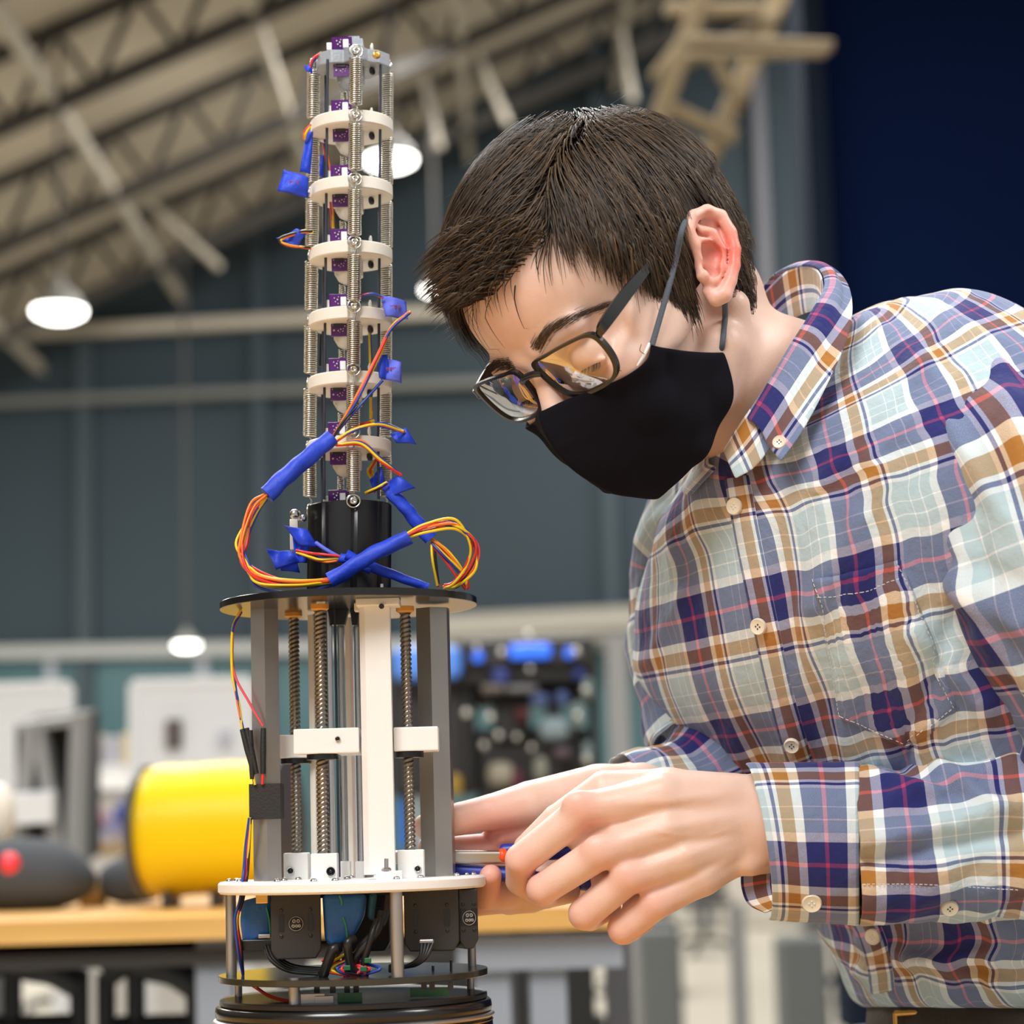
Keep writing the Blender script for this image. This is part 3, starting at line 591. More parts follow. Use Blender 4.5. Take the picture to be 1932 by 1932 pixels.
MB().lathe(RP(710, 104, -52), Vector((.45, -1, 0)), [(3 * U, 0), (8 * U, 0), (8 * U, 3 * U), (3 * U, 3 * U)], 14).build('insert', M_brass, cap, label='brass threaded insert')
def board(y, tilt, top, parent):
    """purple sensor board with connectors; top: stands on the ring, else hangs under it"""
    b = MB(); yy = -34
    if top:
        c0 = RB(y, -18, yy, 0); ax = (XV, Vector((0, math.cos(.3), math.sin(.3))), Vector((0, -math.sin(.3), math.cos(.3))))
        b.box(c0 + ZV * 12 * U, (40 * U, 3 * U, 24 * U), ax); o = b.build('sensor_board', M_pcb, parent)
        k = MB(); k.box(c0 + Vector((8, -6, 8)) * U, (11 * U, 10 * U, 17 * U), bev=U); k.build('connector', M_white, o)
        k = MB(); k.box(c0 + Vector((-25, 0, 5)) * U, (10 * U, 10 * U, 15 * U), bev=U); k.build('connector', M_white, o)
        k = MB()
        for i, (u, v, s) in enumerate(((-10, 16, 2), (-4, 13, 2.6), (-8, 9, 2), (-2, 18, 1.6), (-3, 5, 1.8), (15, 8, 2))): k.box(c0 + Vector((u, -3, v)) * U, (s * U, 2 * U, s * U))
        k.build('solder_joint', M_solder, o)
    else:
        c0 = RB(y, -17, yy, 0); b.box(c0 - ZV * 16 * U, (36 * U, 3 * U, 32 * U)); o = b.build('sensor_board', M_pcb, parent)
        k = MB(); k.box(c0 + Vector((-3, -3, -9)) * U, (18 * U, 3 * U, 9 * U)); k.build('chip', M_chip, o)
        k = MB()
        for u, v, s in ((-12, -20, 4.5), (-4, -21, 3), (1, -18, 3), (5, -22, 2.6), (9, -12, 3), (10, -6, 2.4), (-14, -10, 2), (-1, -24, 2), (6, -17, 2)): k.sphere(c0 + Vector((u, -2, v)) * U, s * .5 * U, 8)
        k.build('solder_joint', M_solder, o)
    return o
allr = [105] + RY
for i, y in enumerate(allr):
    if i:
        ring = notched(RB(y + 3), RR, 25, SPAZ, 'ring', M_ivory)
        board(y - 6, 0, True, robot)
    if not i: board(y - 2, 0, True, robot)
    board(y + 20, 0, False, robot)
    # bracket, ball joint and centre spring under each ring
    b = MB(); c = RB(y + 20); b.lathe(c + Vector((-6, -8, 0)) * U, -ZV, [(26 * U, 0), (26 * U, 32 * U), (18 * U, 46 * U), (8 * U, 52 * U)], 20)
    b.box(c + Vector((-2, -12, -20)) * U, (52 * U, 24 * U, 40 * U), bev=3 * U)
    b.build('bracket', M_ivory if i else M_gray, robot)
    m, d = spring(c + Vector((-18, 6, -50)) * U, c + Vector((-18, 6, -84)) * U, 6, 1.2, 9); m.build('spring', [M_zinc, M_screw], robot)
    b = MB(); b.sphere(c + Vector((1, -4, -64)) * U, 10 * U, 14); b.lathe(c + Vector((1, -4, -50)) * U, -ZV, [(9 * U, 0), (7 * U, 8 * U), (7 * U, 28 * U), (10 * U, 32 * U)], 12); b.build('ball_joint', M_chip, robot)
    b = MB(); cc = c + Vector((37, 4, 38)) * U; b.lathe(cc, XV, [(6 * U, 0), (9 * U, 1 * U), (9 * U, 4 * U), (5 * U, 5 * U), (5 * U, -1 * U)], 14); b.build('grommet', M_ivory, robot)
    b = MB(); cc = c + Vector((38, -8, -14)) * U; b.lathe(cc, XV * .9 - YV * .5, [(4.5 * U, 0), (8 * U, 0), (8 * U, 4 * U), (4.5 * U, 5 * U), (4 * U, 1 * U), (0, 1 * U)], 14); b.build('grommet', M_chip, robot)
    # springs and rods down to the next station
    yn = allr[i + 1] if i < 6 else 945
    for k, az in enumerate(SPAZ):
        sx, sy = pol(az, RR + 4); eo = 16 - 14 * (y - 227) / 484 if not k else 6; eye(RB(y + eo, *pol(az, RR - 1)), az)
        lo = (22, 30, 30)[k]; a = RB(y + (32, 19, 16)[k], sx, sy); e = RB(yn - (5, 14, 14)[k], sx, sy)
        m, d = spring(a, e, 12.6, 1.35, 22); hook(m, RB(y + eo, sx, sy), a); hook(m, e, RB(yn + (14 - 14 * (yn - 227) / 484 if not k else 4), sx, sy)); m.build('spring', [M_zinc, M_screw], robot)
    for az in RDAZ:
        sx, sy = pol(az, 63); MB().cyl(RB(y + 20, sx, sy), RB(yn + 2, sx, sy), 2.7 * U, 8).build('rod', M_rodb, robot)
    b = MB(); b.cyl(RB(y + 10, -52, 30), RB(yn - 8, -52, 30), 2.4 * U, 8).build('rod', M_rodb, robot)
board(952, 0, True, robot)
for k, az in enumerate(SPAZ): eye(RB(958 if k else 957, *pol(az, RR - 2)), az)
# black drum under the spine, with shallow flutes
b = MB(); n = 120; prof = []
def drum(r0, y0, y1):
    rows = []
    for y in (y0, y0 + 2, y1 - 2, y1):
        rr = r0 - (1.5 if y in (y0, y1) else 0); row = []
        for i in range(n):
            a = 2 * math.pi * i / n; q = rr - (3.0 if math.sin(a * 9) > .86 else 0); row.append(RB(y, math.sin(a) * q, -math.cos(a) * q))
        rows.append(row)
    b.grid(rows, closed=True); b.add(rows[0], [tuple(range(n))], False); b.add(rows[-1], [tuple(range(n))], False)
drum(81, 954, 1136)
auto_smooth(b.build('drum', M_black, robot, label='fluted black drum'))
b = MB(); b.box(RP(556, 1010, -30), (16 * U, 30 * U, 60 * U), bev=2 * U); b.box(RP(560, 975, -30), (14 * U, 24 * U, 20 * U), bev=2 * U); b.build('connector_block', M_ivory, robot)
b = MB(); b.sphere(RP(556, 970, -40), 10 * U, 12); b.sphere(RP(572, 978, -52), 7 * U, 12); b.build('screw', M_steel, robot)
# round plates
top_plate = disc('top_plate', 1134, 246, 14, M_gloss)
white_plate = disc('middle_plate', 1657, 252, 22, M_white, 4)
low_plate = disc('lower_plate', 1832, 252, 12, mat('smoked_plate', (.03, .027, .015), .15, spec=.7))
for k, (y0, r, th, mm) in enumerate(((1876, 250, 13, M_black), (1889, 257, 24, M_gloss), (1913, 262, 9, M_alud), (1922, 259, 34, M_gloss), (1956, 262, 8, M_alud), (1964, 262, 60, M_black))):
    if k == 0: disc('turntable_ring', y0, r, th, mm, 3)
    else:
        b = MB(); c = RB(y0); t = th * U; R_ = r * U
        b.lathe(c, -ZV, [(0, 0), (R_ - 4 * U, 0), (R_, 3 * U), (R_ + 1.5 * U, t / 2), (R_, t - 2 * U), (R_ - 3 * U, t), (0, t)], 96, True, False); auto_smooth(b.build('turntable_ring', mm, robot), 50)
b = MB(); b.lathe(RB(1926), -ZV, [(258 * U, 0), (261 * U, 2 * U), (258 * U, 4 * U)], 96, True, False); b.build('gold_band', M_brass, robot, label='gold line round the base')
BASE_Z = RB(1964).z - 60 * U
for q_ in ((660, 1886, -190, 44, 24), (810, 1872, -150, 70, 16)): b = MB(); b.box(RP(*q_[:3]), (q_[3] * U, 4 * U, q_[4] * U)); b.build('circuit_board', M_green, robot)
b = MB(); b.box(RP(590, 1884, -195), (44 * U, 4 * U, 18 * U), bev=U); b.box(RP(612, 1886, -196), (34 * U, 8 * U, 14 * U), bev=U); b.build('chip', M_alud, robot)
# columns
def poly_post(px, y0, y1, dy, w, sides, m, name, rot=0):
    b = MB(); a = RP(px, (y0 + y1) / 2, dy); x, yy = a.x, a.y
    def at(py): return Vector((x, yy, Wy(px, py, yy).z))
    b.lathe(at(y0), ZV * -1, [(w / 2 * U, 0), (w / 2 * U, (at(y0) - at(y1)).length)], sides, False, True, Vector((math.cos(rot), math.sin(rot), 0)))
    return b.build(name, m, robot)
poly_post(502, 1146, 1664, -10, 60, 6, M_alu, 'column', .62)
poly_post(822, 1148, 1655, -15, 68, 6, M_alu, 'column', .40)
poly_post(688, 1152, 1660, 90, 26, 24, M_alud, 'guide_rod')
for px, w, dy in ((624, 13, 30), (646, 13, 60), (678, 14, 70), (636, 5, 10)): poly_post(px, 1150, 1655, dy, w, 16, M_steel if w > 6 else M_rodb, 'guide_rod')
poly_post(593, 1160, 1655, 60, 18, 4, M_ivory, 'rear_bar', .2); poly_post(662, 1165, 1655, 140, 16, 4, M_ivory, 'rear_bar', .2)
# lead screws
def leadscrew(px, y0, y1, dy, r=10.5):
    a = RP(px, (y0 + y1) / 2, dy); x, yy = a.x, a.y; z0 = Wy(px, y0, yy).z; z1 = Wy(px, y1, yy).z; L = z0 - z1; pitch = 8.6 * U; n = 14; k = int(L / pitch * 6); rows = []
    for j in range(k + 1):
        z = z0 - L * j / k; row = []
        for i in range(n):
            t = 2 * math.pi * i / n; ph = ((z / pitch) * 1.0 - i / n * 2) % 1; rr = (r - (2.6 if ph > .55 else 0)) * U
            row.append(Vector((x + math.cos(t) * rr, yy + math.sin(t) * rr, z)))
        rows.append(row)
    b = MB(); b.grid(rows, closed=True); o = b.build('lead_screw', M_screw, robot)
    b = MB(); b.lathe((x, yy, z0 + 6 * U), -ZV, [(0, 0), (17 * U, 0), (17 * U, 9 * U), (13 * U, 12 * U), (0, 12 * U)], 20, False); b.build('bearing', M_orange_p, robot, label='orange flanged bearing')
    return x, yy
leadscrew(557, 1160, 1612, 60); leadscrew(607, 1146, 1612, -130, 11.5); leadscrew(769, 1150, 1608, -110)
def block(px0, py0, px1, py1, dy, depth, m, name, bev=2, parent=None):
    a = RP((px0 + px1) / 2, (py0 + py1) / 2, dy); b = MB(); b.box(a, (abs(px1 - px0) * U, depth * U, abs(py1 - py0) * U), bev=bev * U); return b.build(name, m, parent or robot)
def hexhole(px, py, dy, r, m=M_black, name='grub_screw', rim=M_steel):
    a = RP(px, py, dy); b = MB(); b.lathe(a, -YV, [((r + 1.5) * U, 0), ((r + 1.5) * U, 2 * U), (r * U, 2.6 * U), (r * U, .6 * U), (0, .6 * U)], 18); o = b.build(name, rim, robot)
    b = MB(); b.lathe(a, -YV, [(r * .7 * U, 0), (r * .7 * U, 1.2 * U), (0, 1.2 * U)], 6); b.build('socket', m, o); return o
block(537, 1609, 584, 1660, 55, 46, M_white, 'coupling'); block(589, 1611, 637, 1666, -130, 46, M_white, 'coupling'); block(752, 1604, 800, 1656, -110, 46, M_white, 'coupling')
hexhole(548, 1643, 30, 5.5); hexhole(624, 1644, -156, 6.5, rim=M_black); hexhole(788, 1639, -135, 5)
for px0, px1 in ((638, 662), (671, 688)): block(px0, 1625, px1, 1660, 40, 24, M_white, 'rod_clamp')
block(529, 1387, 596, 1431, 55, 60, M_white, 'carriage'); block(558, 1376, 678, 1422, -130, 60, M_white, 'carriage'); block(745, 1373, 827, 1417, -110, 60, M_white, 'carriage')
block(640, 1378, 680, 1424, -60, 90, M_white, 'carriage_arm'); block(780, 1373, 827, 1418, -70, 90, M_white, 'carriage_arm')
def collar(px, py, dy, r, h):
    a = RP(px, py, dy); b = MB(); b.lathe(a, -ZV, [(r * U, 0), (r * U, h * U)], 24); b.build('screw_nut', M_black, robot)
collar(558, 1430, 55, 29, 11); collar(608, 1422, -130, 29, 11); collar(772, 1417, -110, 27, 12)
hexhole(637, 1394, -162, 3.2, rim=M_screw)
b = MB(); b.lathe(RP(748, 1396, -125), -XV, [(0, 0), (14 * U, 0), (14 * U, 4 * U), (5 * U, 5 * U), (4 * U, 14 * U), (0, 14 * U)], 18); b.build('flange_nut', M_brass, robot)
b = MB(); b.lathe(RP(681, 1396, -110), XV, [(5 * U, 0), (5 * U, 10 * U)], 12); b.build('screw', M_steel, robot)
# the white front bar
a0 = RP(716, 1390, -165)
b = MB(); b.prism([Vector((a0.x + x * U, a0.y + y * U, RP(716, 1650, -165).z)) for x, y in ((-23, 0), (23, 0), (23, 40), (-34, 40), (-34, 12))], ZV, (RP(716, 1132, -165).z - RP(716, 1650, -165).z)); bar = b.build('front_bar', M_white, robot, label='square white upright bar')
b = MB(); b.box(RP(714, 1138, -150), (80 * U, 66 * U, 14 * U), bev=2 * U); b.box(RP(682, 1146, -120), (26 * U, 26 * U, 16 * U), bev=2 * U); b.build('bar_head', M_white, bar)
b = MB(); b.box(RP(735, 1652, -180), (48 * U, 34 * U, 17 * U), bev=2 * U); b.build('bar_foot', M_white, bar)
b = MB(); b.cyl(RP(729, 1648, -190), RP(729, 1620, -190), 4 * U, 12); b.lathe(RP(729, 1643, -190), ZV, [(9 * U, 0), (9 * U, 3 * U), (6 * U, 6 * U), (0, 6 * U)], 6, False); b.build('bolt', M_steel, robot)
b = MB(); b.cyl(RP(720, 1144, -186), RP(720, 1144, -186) - YV * 4 * U, 5 * U, 12); b.build('bolt', M_chip, robot)
for px0, px1, dy, y1 in ((617, 657, 10, 1179), (660, 677, 30, 1180), (600, 612, 50, 1170)):
    b = MB(); A = RP((px0 + px1) / 2, 1150, dy); w = (px1 - px0) / 2 * U; h = (y1 - 1150) * U
    b.prism([A + Vector((-w, 0, 0)), A + Vector((w, 0, 0)), A + Vector((w * .6, 0, -h)), A + Vector((-w * .6, 0, -h))], YV, 30 * U); b.build('cable_guide', M_black, robot)
# small screws on the plates
for px, py, dy in ((433, 1662, 10), (447, 1657, 40), (452, 1660, -20), (523, 1662, -130), (536, 1657, -60), (592, 1662, -200), (632, 1659, -195), (655, 1655, -60), (664, 1652, 30), (748, 1656, -205), (793, 1650, -140), (862, 1650, -60), (880, 1646, 20), (893, 1648, -10), (563, 1655, 0)):
    b = MB(); A = RP(px, py, dy); A.z = RB(1657).z; b.lathe(A - ZV * U, ZV, [(0, 0), (6.5 * U, 0), (6.5 * U, 2.5 * U), (4.5 * U, 6 * U), (0, 7 * U)], 12); b.build('screw', M_steel, robot)
for px, py, dy in ((720, 1098, -120), (697, 1102, -120), (573, 1100, -60), (690, 1100, -60)):
    b = MB(); A = RP(px, py, dy); b.cyl((A.x, A.y, RB(1134).z), (A.x, A.y, RB(1134).z + (18 if px == 720 else 9) * U), 4 * U, 10); b.build('bolt', M_steel, robot)
# standoffs
def standoff(px, y0, y1, dy, w):
    o = poly_post(px, y0, y1, dy, w, 24, M_alud, 'standoff'); auto_smooth(o); return o
standoff(436, 1680, 1845, -20, 20); standoff(749, 1680, 1850, -215, 23); standoff(889, 1680, 1824, 60, 16); standoff(555, 1845, 1895, -200, 20); standoff(888, 1828, 1880, 60, 14); standoff(450, 1840, 1890, 30, 14)
# motors
def motor(px0, px1, y0, y1, dy, dep, rot, logo=True):
    a = RP((px0 + px1) / 2, (y0 + y1) / 2, dy); c, s = math.cos(rot), math.sin(rot); X = Vector((c, s, 0)); Y = Vector((-s, c, 0)); w = (px1 - px0) * U; h = (y1 - y0) * U; d = dep * U; b = MB()
    ch = 10 * U; out = [(-w / 2, h / 2), (w / 2, h / 2), (w / 2, -h / 2 + ch * 1.6), (w / 2 - ch, -h / 2), (-w / 2 + ch, -h / 2), (-w / 2, -h / 2 + ch * 1.6)]
    b.prism([a + X * u + ZV * v for u, v in out], Y, d); o = b.build('motor', M_motor, robot)
    md = o.modifiers.new('bevel', 'BEVEL'); md.width = 2.5 * U; md.segments = 2
    for sx in (-1, 1):
        k = MB(); f = a - Y * .6 * U + X * sx * w * .29
        k.box(f - ZV * (-4 * U), (9 * U, 2 * U, 30 * U), (X, Y, ZV)); k.sphere(f + ZV * 27 * U, 3.6 * U, 10, (1, .3, 1), (X, Y, ZV)); k.sphere(f - ZV * 20 * U, 3.6 * U, 10, (1, .3, 1), (X, Y, ZV)); k.build('vent_slot', M_black, o)
    if logo:
        k = MB(); f = a + ZV * 2 * U; k.lathe(f, -Y, [(13.5 * U, 0), (13.5 * U, 1.5 * U), (0, 1.5 * U)], 28); k.build('badge', M_motor, o)
        k = MB(); g = f - Y * 2 * U; 
        k.lathe(g, -Y, [(13 * U, 0), (13 * U, .8 * U), (12.2 * U, .8 * U), (12.2 * U, 0)], 28, cap=False)
        for (u, v, su, sv) in ((-3.5, 5, 5, 5), (4, 5, 5, 5), (-5, -4, 5, 4), (1, -4, 4, 4), (6, -4, 4, 4)): k.tube([g - Y * .4 * U + X * (u + su / 2 * math.cos(t)) * U + ZV * (v + sv / 2 * math.sin(t)) * U for t in [i * math.pi / 4 for i in range(8)]], 1.0 * U, 5, closed=True)
        k.build('badge_print', M_label, o, label='round silver badge print')
    return o
motor(513, 604, 1684, 1806, -150, 80, .10)
motor(764, 864, 1680, 1792, -120, 90, .0, False)
motor(866, 903, 1680, 1788, -100, 60, .35)
motor(640, 735, 1684, 1795, 60, 80, 0, False)
def bag(pts, dy, m, name, th=40, marks=None):
    A = [RP(x, y, dy) for x, y in pts]; b = MB(); b.prism(A, YV, th * U); o = b.build(name, m, robot, recalc=True)
    md = o.modifiers.new('bevel', 'BEVEL'); md.width = 9 * U; md.segments = 3; md.limit_method = 'NONE'
    for f in o.data.polygons: f.use_smooth = True
    if marks:
        for (x0, y0, x1, y1) in marks:
            k = MB(); k.tube(cr([RP(x0, y0, dy - 1), RP((x0 + x1) / 2 + 2, (y0 + y1) / 2, dy - 1.5), RP(x1, y1, dy - 1)], 4), 2.2 * U, 5); k.build('marker_line', M_greenmark, o, label='green marker line')
    return o
bag([(455, 1700), (512, 1686), (512, 1770), (490, 1772), (475, 1783), (458, 1782), (452, 1740)], -60, M_tapeb, 'wrapped_motor', 40, [(503, 1712, 510, 1766)])
bag([(607, 1688), (690, 1688), (686, 1730), (668, 1765), (650, 1777), (627, 1788), (612, 1775)], -140, M_tapeb, 'wrapped_motor', 44, [(640, 1690, 645, 1708), (647, 1730, 655, 1768)])
bag([(696, 1686), (712, 1686), (704, 1740), (692, 1730)], -130, mat('teal_tape', (.01, .09, .16), .5, bump=.4), 'taped_cable', 14)
block(452, 1772, 516, 1792, -50, 40, M_black, 'motor_base'); block(488, 1762, 512, 1770, -62, 20, M_alud, 'plug'); block(792, 1772, 818, 1780, -150, 20, M_alud, 'plug')
block(484, 1680, 506, 1704, -150, 20, M_brass, 'standoff', 2)
def wire(pts, m, r=2.6, n=8, name='wire', parent=None, cap=True):
    b = MB(); b.tube(cr(pts, n), r * U, 6); return b.build(name, m, parent or robot)
for k in range(4):
    wire([RP(500 + k * 6, 1785, -80), RP(512 + k * 5, 1812 - k * 2, -100), RP(545 + k * 4, 1832 - k * 3, -120), RP(600 + k * 6, 1838 - k * 3, -120)], M_wire['black'], 3.6)
    wire([RP(796 + k * 7, 1780, -165), RP(792 + k * 4, 1806, -170), RP(770 + k * 3, 1822, -160), RP(735, 1832 - k * 3, -130)], M_wire['black'], 3.6)
for k, (x0, y0, x1, y1, r) in enumerate(((735, 1690, 660, 1830, 8), (722, 1720, 650, 1838, 9), (712, 1735, 690, 1845, 7), (640, 1790, 610, 1835, 10), (668, 1770, 690, 1835, 9))):
    wire([RP(x0, y0, -150 - k * 6), RP(x0 - 12, (y0 + y1) / 2 - 20, -160 - k * 6), RP((x0 + x1) / 2 - 14, (y0 + y1) / 2 + 25, -165), RP(x1, y1, -150)], M_wire['black'], r, name='cable')
for k in range(14):
    a = RS.rand(3); c_ = ['red', 'blue', 'yellow', 'pink', 'black', 'black'][k % 6]
    wire([RP(600 + 100 * a[0], 1800 + 15 * a[1], -140), RP(610 + 110 * a[1], 1820 + 14 * a[2], -170), RP(640 + 60 * a[2], 1838 + 6 * a[0], -160)], M_wire[c_], 3)
for px, py in ((655, 1826), (686, 1828), (694, 1812)):
    b = MB(); b.box(RP(px, py, -175), (12 * U, 8 * U, 9 * U), bev=U); b.build('plug', M_green, robot)
for k, px in enumerate((598, 628, 655, 672, 800, 815, 850)):
    b = MB(); b.box(RP(px, 1866 if k < 4 else 1860, -150), (10 * U, 8 * U, 14 * U)); b.build('chip', M_chip, robot)
for px, py in ((817, 1836), (851, 1825)):
    b = MB(); b.cyl(RP(px, py + 6, -60), RP(px, py - 14, -60), 2.4 * U, 6); b.build('pin', M_chip, robot)
block(590, 1680, 900, 1690, 40, 60, M_black, 'motor_mount')
# ------------------------------------------------------------------ tapes and wiring of the robot
def flag(pts, dy, m=M_tape, curl=6, ink=False, name='tape_flag'):
    A = [RP(x, y, dy) for x, y in pts]; n = 9; rows = []
    for j in range(n + 1):
        v = j / n; row = []
        for i in range(n + 1):
            u = i / n; p = A[0] * (1 - u) * (1 - v) + A[1] * u * (1 - v) + A[2] * u * v + A[3] * (1 - u) * v
            p = p + YV * (math.sin(u * 5.2 + v * 2.1 + pts[0][0]) * curl + math.sin(v * 6 + u * 2) * curl * .4) * U; row.append(p)
        rows.append(row)
    b = MB(); b.grid(rows); o = b.build(name, m, robot); s = o.modifiers.new('thick', 'SOLIDIFY'); s.thickness = 1.6 * U
    if ink:
        k = MB(); C0 = (A[0] + A[1] + A[2] + A[3]) / 4 - YV * (curl + 2) * U
        for q in range(3): k.tube(cr([C0 + Vector(((q * 7 - 9) + dx, 0, dz)) * U for dx, dz in ((0, 4), (3, -3), (5, 3), (1, 0), (4, -4))], 3), .8 * U, 4)
        k.build('handwriting', M_ink, o, label='faded marker scribble on tape')
    return o
def tapetube(p0, p1, r0, r1, dy0, dy1, m=M_tape, bend=4, name='tape_wrap'):
    a, b_ = RP(*p0, dy0), RP(*p1, dy1); mid = (a + b_) / 2 + ZV * bend * U; P = cr([a, mid, b_], 14); n = 14; rows = []
    T = (b_ - a).normalized(); x = T.orthogonal().normalized(); y = T.cross(x)
    for j, p in enumerate(P):
        t = j / (len(P) - 1); row = []
        for i in range(n):
            q = 2 * math.pi * i / n; r = (r0 + (r1 - r0) * t) * (1 + .07 * math.sin(3 * q + t * 9) + .05 * math.sin(t * 23 + q)); row.append(Vector(p) + (x * math.cos(q) + y * math.sin(q)) * r * U)
        rows.append(row)
    b = MB(); b.grid(rows, closed=True); b.add(rows[0], [tuple(range(n))], False); b.add(rows[-1], [tuple(range(n))], False)
    return b.build(name, m, robot)
flag([(535, 318), (582, 335), (580, 372), (524, 361)], -60, M_tape, 5, True)
flag([(578, 246), (591, 250), (585, 328), (566, 324)], -25, M_tape, 3); flag([(606, 290), (616, 300), (614, 338), (602, 330)], 30, M_tape, 2)
flag([(521, 450), (560, 433), (577, 441), (562, 466)], -40, M_tape, 6)
flag([(718, 556), (765, 567), (770, 601), (728, 598)], -70, M_tape2, 5, True); flag([(716, 670), (757, 684), (757, 722), (718, 715)], -80, M_tape2, 5, True)
flag([(712, 672), (730, 668), (734, 716), (716, 714)], -84, M_tape, 3)
flag([(735, 818), (766, 808), (785, 838), (748, 835)], -70, M_tape, 5); flag([(700, 793), (735, 800), (750, 812), (715, 806)], -30, M_tape, 4)
flag([(716, 914), (752, 898), (783, 920), (732, 940)], -80, M_tape, 6); flag([(697, 905), (720, 880), (726, 912), (706, 930)], -20, M_tape, 5)
flag([(573, 124), (588, 124), (590, 138), (580, 136)], -10, M_tape, 2)
flag([(535, 990), (580, 1000), (600, 1032), (566, 1030)], -100, M_tape, 7); flag([(502, 1036), (548, 1040), (566, 1060), (520, 1074)], -90, M_tape, 8)
flag([(552, 1012), (584, 1030), (578, 1062), (556, 1062)], -88, M_tape, 6); flag([(521, 1050), (560, 1056), (565, 1080), (530, 1076)], -80, M_tape, 6)
tapetube((627, 826), (503, 934), 16, 17, -110, -140); tapetube((622, 1096), (772, 1012), 15, 14, -150, -150); tapetube((652, 1048), (808, 1108), 11, 8, -118, -100, bend=-3); tapetube((738, 930), (812, 1018), 12, 14, -70, -60)
tapetube((700, 1076), (640, 1052), 9, 9, -112, -116)
cols = ['red', 'yellow', 'blue', 'orange', 'yellow', 'red', 'blue', 'yellow', 'pink', 'orange']
def bundle(pts, n, spread, sd, cc=None, r=2.7):
    rs = np.random.RandomState(sd)
    for k in range(n):
        o = rs.randn(2) * .5; g = rs.randn(len(pts), 3) * spread * .35; P = []
        for i, (x, y, dy) in enumerate(pts):
            e = 1 if 0 < i < len(pts) - 1 else .45
            P.append(RP(x + (o[0] * spread + g[i, 0]) * e, y + (o[1] * spread + g[i, 1]) * e, dy + (g[i, 2] + o[0] * spread) * e))
        wire(P, M_wire[(cc or cols)[k % len(cc or cols)]], r)
bundle([(503, 936, -140), (478, 968, -150), (458, 1025, -170), (462, 1062, -175), (490, 1092, -180), (560, 1104, -175), (625, 1096, -152)], 10, 11, 1)
bundle([(768, 1010, -150), (810, 992, -150), (855, 990, -140), (890, 1022, -120), (890, 1065, -100), (862, 1100, -80), (838, 1108, -70)], 9, 10, 2)
bundle([(814, 1022, -60), (840, 1050, -60), (872, 1085, -60), (880, 1110, -60)], 6, 8, 3); bundle([(816, 1024, -60), (824, 1060, -60), (828, 1108, -60)], 4, 6, 4, ['yellow', 'red', 'black'])
bundle([(772, 590, -90), (735, 622, -96), (712, 672, -100), (672, 752, -112), (628, 826, -112)], 4, 5, 5, ['red', 'yellow', 'blue', 'orange'])
bundle([(722, 718, -90), (690, 750, -104), (655, 790, -112), (626, 828, -112)], 3, 4, 6, ['blue', 'yellow', 'black'])
bundle([(628, 836, -112), (668, 812, -112), (716, 800, -106), (762, 815, -80)], 4, 4, 7, ['orange', 'yellow', 'red', 'blue'])
bundle([(634, 840, -112), (680, 836, -110), (718, 868, -104), (756, 896, -84)], 4, 4, 8, ['red', 'yellow', 'blue', 'orange'])
bundle([(690, 930, -60), (712, 922, -84), (730, 910, -84)], 3, 3, 9, ['yellow', 'red', 'black'])
bundle([(696, 590, 0), (698, 690, 10), (700, 790, 10)], 4, 4, 10, ['red', 'yellow', 'blue', 'yellow']); bundle([(714, 862, 0), (698, 885, 10), (704, 905, 0)], 4, 5, 11, ['yellow', 'red', 'yellow'])
bundle([(586, 236, -40), (576, 250, -40), (574, 262, -30)], 3, 3, 12, ['orange', 'yellow', 'red']); bundle([(612, 270, 20), (622, 330, 20), (628, 430, 20)], 4, 4, 13, ['yellow', 'red', 'orange', 'blue'])
bundle([(590, 438, -40), (566, 438, -46), (528, 452, -44), (545, 464, -44), (586, 468, -30)], 3, 3, 14, ['yellow', 'orange', 'black'])
bundle([(606, 100, -20), (592, 112, -26), (586, 128, -20)], 3, 2, 15, ['red', 'blue', 'orange'])
bundle([(666, 565, -70), (700, 556, -80), (722, 562, -76)], 2, 2, 16, ['red', 'blue']); bundle([(664, 806, -60), (690, 800, -70), (705, 795, -60)], 2, 2, 17, ['red', 'yellow'])
bundle([(560, 1040, -90), (590, 1046, -100), (612, 1054, -112), (650, 1052, -116)], 5, 6, 18, ['red', 'yellow', 'orange', 'blue'])
wire([RP(596, 1024, -96), RP(620, 1040, -110), RP(650, 1056, -112)], M_tape2, 4, name='tape_wrap')
bundle([(608, 618, 60), (606, 640, 60), (604, 690, 60)], 2, 2, 22, ['black', 'black'])
# side loom on the left column
bundle([(454, 1152, -30), (440, 1180, -34), (436, 1225, -36), (438, 1280, -36), (450, 1330, -36), (458, 1378, -36)], 3, 5, 19, ['yellow', 'blue', 'orange'])
wire([RP(454, 1154, -30), RP(438, 1200, -34), RP(442, 1270, -36), RP(470, 1325, -44), RP(496, 1370, -46)], M_wire['pink'], 2.6)
for (x0, y0, x1, y1) in ((457, 1376, 476, 1450), (465, 1374, 484, 1460), (497, 1374, 496, 1460), (472, 1378, 476, 1470)):
    b = MB(); b.tube([RP(x0, y0, -46), RP((x0 + x1) / 2, (y0 + y1) / 2, -50), RP(x1, y1, -50)], [5 * U, 6 * U, 4.5 * U], 8); b.build('heat_shrink', M_btape, robot, label='black heat shrink sleeve')
bundle([(474, 1450, -50), (480, 1480, -50)], 2, 4, 20, ['yellow', 'blue']); wire([RP(496, 1455, -50), RP(495, 1480, -50)], M_wire['red'], 3)
b = MB(); A = RP(501, 1511, -44); b.prism([A + Vector((x, y, -34)) * U for x, y in ((-31, 0), (28, -4), (28, 66), (-31, 66))], ZV, 66 * U); b.build('black_tape', M_btape, robot, label='wide black tape band round left column')
